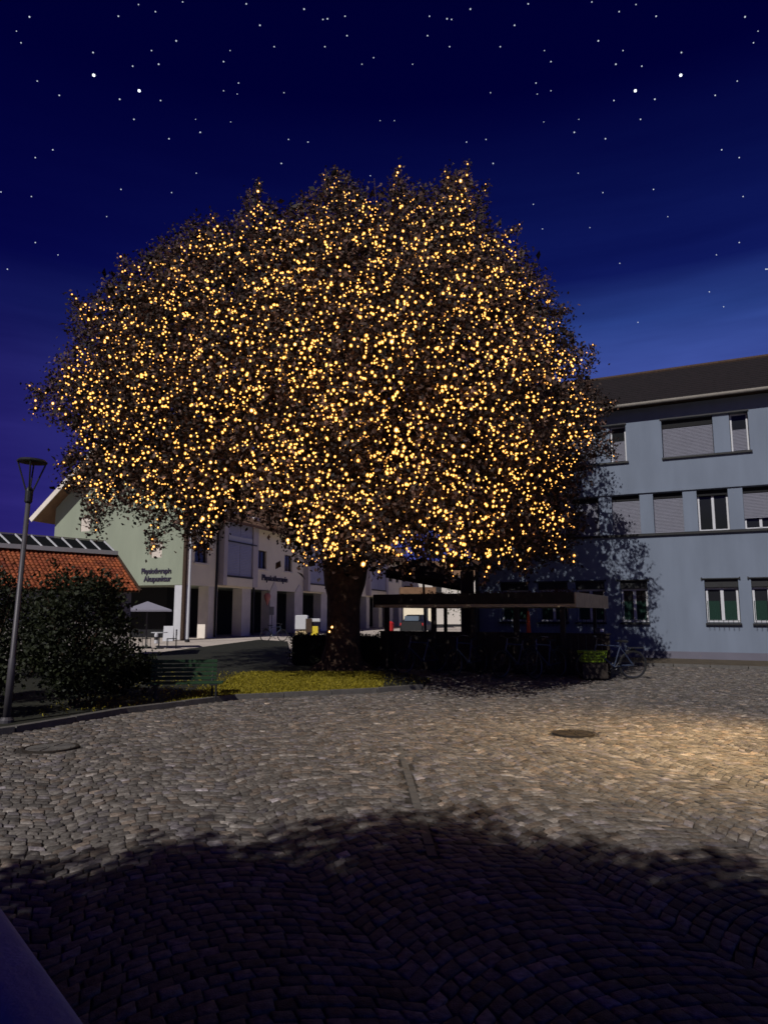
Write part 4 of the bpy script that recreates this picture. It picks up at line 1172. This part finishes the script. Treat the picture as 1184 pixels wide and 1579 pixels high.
spark = [(398,295,1.5),(710,279,2.2),(613,266,1),(325,379,1.3),(465,372,1.2),(555,341,.8),(738,400,1.1),(166,521,1.4),(590,478,1),(604,527,1.4),(455,531,.8),(388,633,1.4),(611,663,1.6),(82,622,1.2),(878,655,1.3),(313,800,1.5),(714,688,.9),(560,870,1.5),(325,713,.8),(775,793,.9),(444,833,.9),(512,967,1.3),(508,974,.9)]
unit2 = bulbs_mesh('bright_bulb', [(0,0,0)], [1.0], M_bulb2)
for x, y_, sz in spark:
    T_ = float(thick(np.array([float(x)]), np.array([float(y_)]))[0])
    Yq = 19.35 if y_ > 900 else TY - T_*1.06 - .1
    o = bpy.data.objects.new('bright_bulb', unit2); COL.objects.link(o); o.parent = fl
    o.location = loc_(to_world(np.array([float(x)]), np.array([float(y_)]), np.array([Yq])))[0]
    o.scale = (.020*(.7+.4*sz),)*3

# ================================================================== TREE BEHIND THE VIEWER (casts the shadow on the near cobbles)
bt = thing('shade_tree', 'leafy tree behind the viewer whose shadow lies on the near cobbles', 'tree', (-4.76, -5.04, 0))
q = rng.normal(size=(2600,3)); q /= np.linalg.norm(q, axis=1)[:,None]; q *= (rng.random(2600)**.4)[:,None]
q2 = rng.normal(size=(46,3)); q2 /= np.linalg.norm(q2, axis=1)[:,None]
q2 = np.concatenate([q2*k for k in (.97, 1.02, 1.07, 1.12, 1.17)])
c = np.vstack([q, q2])*[2.55, 2.55, 2.7] + [0,0,6.5]
leaf_mesh('crown', clusters(c, 26, .17), rng.uniform(.11, .17, len(c)*26), L_far, bt, kind='stuff')
m = MB().tube([(0,0,0),(.05,0,1.5),(0,.05,3.5),(0,0,6)], [.35,.24,.2,.1], 12, jit=.05)
for k in range(7):
    a = k*.9; m.tube([(0,0,3+.3*k),(1.0*math.cos(a),1.0*math.sin(a),4+.4*k),(2*math.cos(a),2*math.sin(a),4.8+.45*k)], [.1,.06,.02], 6)
m.build('trunk', M_bark, bt, smooth=True)

# ================================================================== STARS
left = [(46,26,1),(33,66,.6),(144,81,.9),(58,125,.6),(92,147,.8),(214,7,.5),(183,25,.8),(240,18,.7),(282,3,.6),(234,78,.6),(272,63,1),(205,102,.8),(245,99,1),(185,153,1),(248,155,.8),(207,184,.8),(261,214,.9),(82,231,.8),(55,243,.7),(380,6,.8),(401,39,.9),(469,14,1),(498,30,.7),(505,29,.9),(532,25,.7),(535,55,.8),(501,72,.7),(423,72,.7),(345,95,.8),(355,78,.4),(368,128,.7),(345,140,.5),(366,145,.4),(438,143,.5),(576,89,.6),(558,99,.5),(309,204,1),(445,215,.6),(475,219,.7),(434,252,.9),(187,292,.7),(265,297,.6),(303,267,.5),(165,334,.4),(55,374,.7),(90,393,.5),(12,415,.7),(2,296,.7),(49,303,.6),(586,186,.4),(26,48,.4),(302,184,.3),(356,188,.3)]
right = [(1194-x, y_, z) for x, y_, z in left if not (x > 560 and y_ < 100) and not (x==303 and y_==267)] + [(891,267,.6),(822,315,.6),(836,353,.5),(909,351,.4),(955,406,.5),(1093,450,.6),(1115,473,.5),(983,497,.6),(929,298,.9),(1139,374,.9),(1103,393,.6),(1180,415,.7),(760,252,.8),(571,271,.5)]
M_star = emat('star_light', (0.80, 0.88, 1.0), 0.8, sampled=False)
M_star2 = emat('bright_star_light', (0.85, 0.92, 1.0), 2.2, sampled=False)
ico = bpy.data.meshes.new('star'); ico.from_pydata([tuple(v) for v in iv], [], [tuple(int(i) for i in f) for f in ifc]); ico.materials.append(M_star)
ico2 = ico.copy(); ico2.materials.clear(); ico2.materials.append(M_star2)
SD = 2500.0
seen = set()
for x, y_, z in left + right:
    if (round(x/3), round(y_/3)) in seen: continue
    seen.add((round(x/3), round(y_/3)))
    d = ray(x, y_).normalized()
    o = bpy.data.objects.new('star', ico); COL.objects.link(o); o.location = Vector((0,0,CAMZ)) + d*SD
    o.scale = (SD*(.40 + .60*z)/1090,)*3
    o['label'] = 'small white star in the dark blue night sky'; o['category'] = 'star'; o['group'] = 'stars in the night sky'
for x, y_, lab in ((145,116,'brightest star at the upper left of the night sky'),(215,140,'second bright star, lower right of the brightest one on the left'),(979,140,'brightest star at the upper right of the night sky'),(1049,116,'bright star at the far upper right, right of the brightest one there')):
    d = ray(x, y_).normalized()
    o = bpy.data.objects.new('star', ico2); COL.objects.link(o); o.location = Vector((0,0,CAMZ)) + d*SD
    o.scale = (SD*1.9/1090,)*3
    o['label'] = lab; o['category'] = 'star'; o['group'] = 'stars in the night sky'
